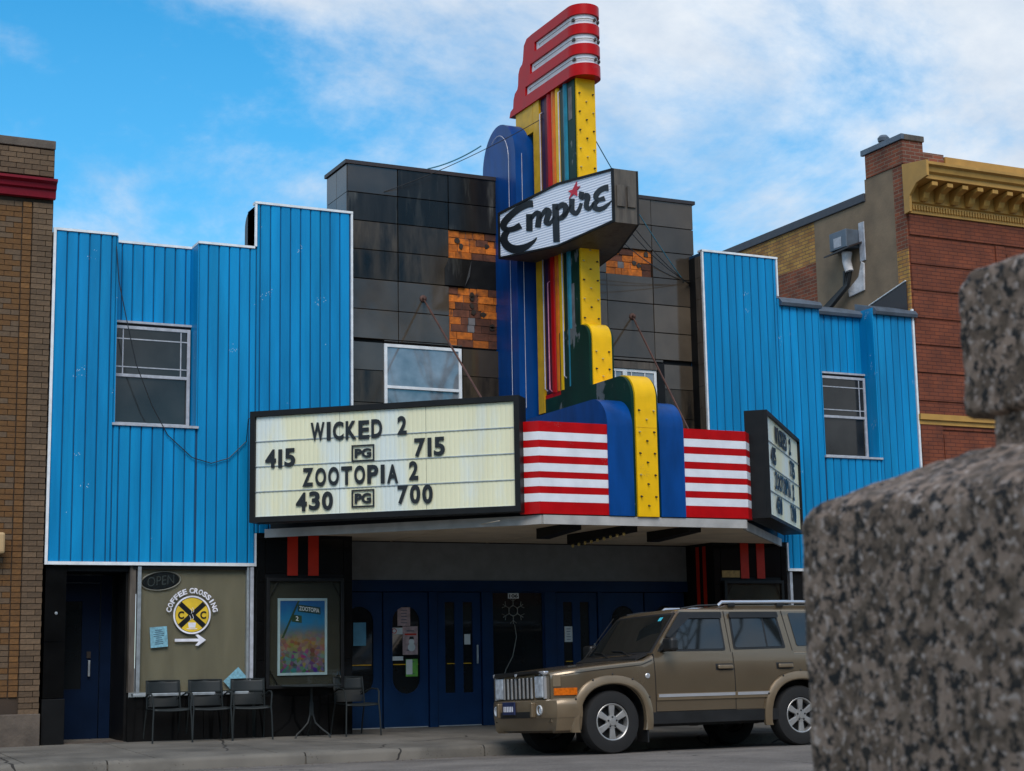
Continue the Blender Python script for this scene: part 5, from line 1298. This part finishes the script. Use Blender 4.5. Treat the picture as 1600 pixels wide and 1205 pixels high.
    # roof rail
    yr = gh(1.70)-.07
    m_ = MB().tube([(2.50, sg*yr, 1.79), (2.56, sg*yr, 1.835), (3.5, sg*yr, 1.84), (4.4, sg*yr, 1.835), (4.48, sg*yr, 1.79)], .022, 8); obj('roof_rail', m_, CHROME, car, smooth=True)
    for u in (2.7, 3.45, 4.2): box('rail_foot', TRIM, car, u-.05, u+.05, sg*yr-.024, sg*yr+.024, 1.78, 1.822)
    obj('roof_rail', MB().tube([(1.95, sg*(yr-.02), 1.755), (2.2, sg*(yr-.01), 1.79), (2.5, sg*yr, 1.80)], .014, 6), TRIM, car)
    # mirror
    mr_ = obj('wing_mirror', MB().box(1.50, 1.62, sg*.93 if sg > 0 else -1.15, sg*.93+.22 if sg > 0 else -.93, 1.21, 1.375), TRIM, car, bevel=.035)
    obj('mirror_arm', MB().prism([(1.50, sg*.84, 1.20), (1.60, sg*.84, 1.20), (1.60, sg*.97, 1.25), (1.52, sg*.97, 1.25)], (0, 0, .06)), TRIM, mr_)
    # front corner: amber lens and headlight
    patch('side_marker', AMBER, .03, .29, .715, .80, .014, sg, 8, 2)
    line([sp_(u, top(u)-.05, .002, sg) for u in [0.03, .1, .2, .35, .6, .9, 1.2, 1.36]], .0045)
    line([sp_(1.39, z, .0, sg) for z in (.48, .7, .9, 1.1, 1.19)], .004)
    obj('badge', MB().lathe([(.032, 0), (.032, .008), (.024, .012), (.001, .012)], sp_(1.28, .92, 0, sg), (0, sg, 0), 16), CHROME, car)
    obj('mud_flap', MB().box(1.24, 1.26, sg*.80-.13, sg*.80+.13, .12, .44), TRIM, car)
    # headlight
    yh = sg*.55
    hl = box('headlight', LENS, car, -.045, .06, min(sg*.44, sg*.665), max(sg*.44, sg*.665), .69, .955, .02)
    box('headlight_bezel', CHROME, hl, -.035, .05, min(sg*.665, sg*.69), max(sg*.665, sg*.69), .68, .965)
    patch('corner_panel', PAINTD, .02, .10, .82, .955, .012, sg, 4, 2)
    box('hood_corner_cap', CHROME, car, -.05, .02, min(sg*.58, sg*.72), max(sg*.58, sg*.72), .965, 1.01, .012)
    obj('fog_lamp', MB().lathe([(.062, -.02), (.062, .012), (.05, .012), (.048, -.004), (.001, .0)], (-.062, sg*.60, .545), (-1, -.0, 0), 18), LENS, car)
# hood front deflector, grille
obj('bug_deflector', MB().prism([(-.06, -.66, .955), (-.075, -.60, 1.0), (-.075, .60, 1.0), (-.06, .66, .955), (.03, .70, .99), (.03, -.70, .99)], (0, 0, .02)), TRIM, car, bevel=.006)
box('grille_surround', PAINTD, car, -.03, .05, -.44, .44, .66, .97, .012)
m_ = box('grille', TRIM, car, -.038, -.031, -.40, .40, .68, .94)
for k in range(8):
    y = -.385+k*.11; box('grille_bar', RIM, m_, -.062, -.039, y-.018, y+.018, .685, .94, .008)
obj('hood_emblem', MB().lathe([(.03, 0), (.028, .006), (.001, .007)], (-.07, 0, .985), (-1, 0, .3), 12), CHROME, car)
# bumper
def bump_loop(z, o, dep): 
    L_ = [(.34, -(.945+o)), (.14, -(.925+o)), (.03, -(.88+o)), (-.05-dep, -.70), (-.085-dep, -.3), (-.09-dep, 0), (-.085-dep, .3), (-.05-dep, .70), (.03, .88+o), (.14, .925+o), (.34, .945+o)]
    return [(u, y, z) for u, y in L_]
rows = [bump_loop(z, o, d) for z, o, d in ((.665, -.06, -.13), (.675, -.02, -.05), (.655, .0, -.01), (.60, .01, .0), (.50, .01, .0), (.45, .0, -.02))]
obj('bumper', MB().grid(rows), PAINTD, car, smooth=True)
rows = [bump_loop(z, o, d) for z, o, d in ((.45, -.005, -.03), (.38, -.02, -.06), (.30, -.05, -.10), (.27, -.12, -.2))]
obj('bumper_skirt', MB().grid(rows), PAINTD, car, smooth=True)
box('bumper_intake', TRIM, car, -.098, -.05, -.42, .42, .455, .53)
box('bumper_step', PAINTD, car, -.12, -.06, -.50, -.44, .46, .64, .012); box('bumper_step', PAINTD, car, -.12, -.06, .44, .50, .46, .64, .012)
pl = box('number_plate', mat('dark blue plate', (.02, .03, .09), .4), car, -.118, -.099, -.02, .32, .50, .655, .004)
for k in range(6): box('plate_mark', VINW, pl, -.121, -.1185, .02+k*.047, .02+k*.047+.026, .535, .60)
box('licence_frame', TRIM, car, -.116, -.098, -.035, .335, .488, .499)
# rear end
box('rear_bumper', PAINTD, car, 4.70, 4.90, -.88, .88, .42, .66, .03)
for s in (-1, 1): box('tail_light', REDE, car, 4.74, 4.80, min(s*.66, s*.80), max(s*.66, s*.80), .82, 1.15, .01)
obj('rear_window', MB().prism([(4.72, -.66, 1.26), (4.66, -.62, 1.66), (4.66, .62, 1.66), (4.72, .66, 1.26)], (.02, 0, 0)), CARGL, car)

# ------------------------------------------------------------------ granite pillar close to the camera
GR = bpy.data.materials.new('speckled granite'); GR.use_nodes = True
nt = GR.node_tree; n_ = nt.nodes; l_ = nt.links; b_ = n_['Principled BSDF']; b_.inputs['Roughness'].default_value = .75
t_ = n_.new('ShaderNodeTexCoord')
def gnoise(sc, det, ro, dist=0.0, off=0.0):
    q = n_.new('ShaderNodeTexNoise'); q.inputs['Scale'].default_value = sc; q.inputs['Detail'].default_value = det; q.inputs['Roughness'].default_value = ro; q.inputs['Distortion'].default_value = dist
    mp_ = n_.new('ShaderNodeMapping'); mp_.inputs['Location'].default_value = (off, off*.7, off*1.3); l_.new(t_.outputs['Object'], mp_.inputs[0]); l_.new(mp_.outputs[0], q.inputs['Vector']); return q
def gmix(fac, a, b, lo, hi):
    r_ = n_.new('ShaderNodeMapRange'); r_.inputs[1].default_value = lo; r_.inputs[2].default_value = hi; l_.new(fac, r_.inputs[0])
    x = n_.new('ShaderNodeMix'); x.data_type = 'RGBA'; l_.new(r_.outputs[0], x.inputs[0])
    for k, c_ in ((6, a), (7, b)):
        if isinstance(c_, tuple): x.inputs[k].default_value = (*c_, 1)
        else: l_.new(c_, x.inputs[k])
    return x.outputs[2]
na = gnoise(44, 8, .70, .2)
c1 = gmix(gnoise(24, 4, .6, 0, 3.1).outputs[0], (.36, .25, .18), (.15, .10, .065), .44, .56)
c2 = gmix(gnoise(60, 3, .6, 0, 7.7).outputs[0], c1, (.56, .45, .38), .55, .64)
c3 = gmix(na.outputs[0], c2, (.008, .007, .006), .505, .57)
c4 = gmix(gnoise(11, 3, .5, 0, 5.2).outputs[0], c3, (.10, .068, .04), .52, .80)
l_.new(c4, b_.inputs['Base Color'])
bu = n_.new('ShaderNodeBump'); bu.inputs['Strength'].default_value = .5; bu.inputs['Distance'].default_value = .004; l_.new(na.outputs[0], bu.inputs['Height']); l_.new(bu.outputs[0], b_.inputs['Normal'])
gp = thing('granite_pillar', 'rough speckled granite pillar with rounded block on top close by', 'pillar', (2.2, 1.9, .08))
def stack(levels, bev, name, seg=4):
    mb = MB(); vs_ = []
    for (x0, x1, y0, y1, z) in levels: vs_ += [(x0, y0, z), (x1, y0, z), (x1, y1, z), (x0, y1, z)]
    n = len(levels); fs_ = [(0, 3, 2, 1), tuple(range((n-1)*4, n*4))]
    for i in range(n-1):
        for j in range(4): a = i*4; fs_.append((a+j, a+(j+1) % 4, a+4+(j+1) % 4, a+4+j))
    o = obj(name, mb.add(vs_, fs_), GR, gp, smooth=True); b = o.modifiers.new('b', 'BEVEL'); b.width = bev; b.segments = seg; b.limit_method = 'ANGLE'; b.angle_limit = R(15)
    sb = o.modifiers.new('s', 'SUBSURF'); sb.subdivision_type = 'SIMPLE'; sb.levels = sb.render_levels = 5
    tx = bpy.data.textures.get('chip') or bpy.data.textures.new('chip', 'CLOUDS'); tx.noise_scale = .045; tx.noise_depth = 3
    dp = o.modifiers.new('d', 'DISPLACE'); dp.texture = tx; dp.texture_coords = 'OBJECT'; dp.texture_coords_object = gp; dp.strength = .012; dp.mid_level = .5
    return o
stack([(1.80, 2.75, 1.2, 2.505, .075), (1.80, 2.75, 1.2, 2.505, 1.41), (2.03, 2.52, 1.43, 2.30, 1.505)], .03, 'shaft')
stack([(2.08, 2.5, 1.4, 2.28, 1.498), (2.08, 2.5, 1.4, 2.28, 1.575)], .01, 'neck')
stack([(2.06, 2.6, 1.3, 2.335, 1.567), (2.06, 2.6, 1.3, 2.335, 1.82), (2.08, 2.58, 1.32, 2.305, 1.846)], .026, 'head')

# ------------------------------------------------------------------ bare trees across the street (mirrored in the panels and the car glass)
BARK = mat('grey brown bark', (.06, .05, .042), .95, var=.3, scale=8)
def tree(x, y, h, seed, label):
    rnd = random.Random(seed); t = thing('bare_tree', label, 'tree', (x, y, .08), 'bare street trees'); tr_ = MB(); cr_ = MB()
    def grow(p, d, ln, r, lev, mb):
        pts = [p]; rs = [r]; q = p; dd = d
        for k in range(4):
            dd = (dd+Vector((rnd.uniform(-.16, .16), rnd.uniform(-.16, .16), rnd.uniform(-.02, .12)))).normalized(); q = q+dd*ln/4; pts.append(q); rs.append(r*(1-.11*(k+1)))
        mb.tube(pts, rs, 7 if lev < 2 else (5 if lev < 4 else 3))
        if lev >= 5: return
        nb_ = 3 if lev < 3 else 2+(rnd.random() < .6)
        for k in range(nb_):
            s_ = pts[-1] if k == 0 else pts[rnd.choice((2, 3, 4))]
            ax_ = Vector((rnd.uniform(-1, 1), rnd.uniform(-1, 1), rnd.uniform(-.1, .6))).normalized()
            nd_ = (dd*.75+ax_*(.35 if k == 0 else .8)).normalized()
            grow(s_, nd_, ln*rnd.uniform(.66, .86), max(.022, rs[-1]*rnd.uniform(.70, .92)), lev+1, cr_)
    grow(Vector((x, y, .0)), Vector((0, 0, 1)), h*.31, .24, 0, tr_)
    obj('trunk', tr_, BARK, t, smooth=True); o = obj('crown', cr_, BARK, t, flip=False)
tree(17.4, 5.0, 17.0, 3, 'bare street tree standing across from the dark panelled wall')
tree(23.6, 5.0, 17.5, 11, 'bare street tree standing across from the red brick building')

# ------------------------------------------------------------------ shops across the street, behind the photographer (seen in the glass)
def shop(x0, x1, z1, m, label):
    t = thing('street_building', label, 'building', ((x0+x1)/2, -6, .08))
    wl3 = box('wall', m, t, x0, x1, -14, -3, 0, z1)
    box('cornice', STONE, t, x0-.02, x1-.003, -3.3, -2.99, z1-.35, z1)
    x = x0+1.0
    while x < x1-1.5:
        w_ = box('window', FRAME, wl3, x, x+1.1, -2.995, -2.95, 4.4, 6.2); box('pane', GLASS, w_, x+.06, x+1.04, -2.949, -2.94, 4.46, 6.14)
        x += 2.3
    box('shop_window', GLASS, wl3, x0+.5, x1-.5, -2.995, -2.97, .6, 2.9)
shop(-10, 6, 7.6, OLDBK, 'old brick shop row facing the cinema across the street'); shop(6.01, 20, 6.6, STONE, 'soiled stone shop facing the cinema across the street'); shop(20.02, 40, 8.2, OLDBK, 'tall old brick shop facing the red building across the street')

for o in bpy.data.objects:
    if '_local' in o: del o['_local']
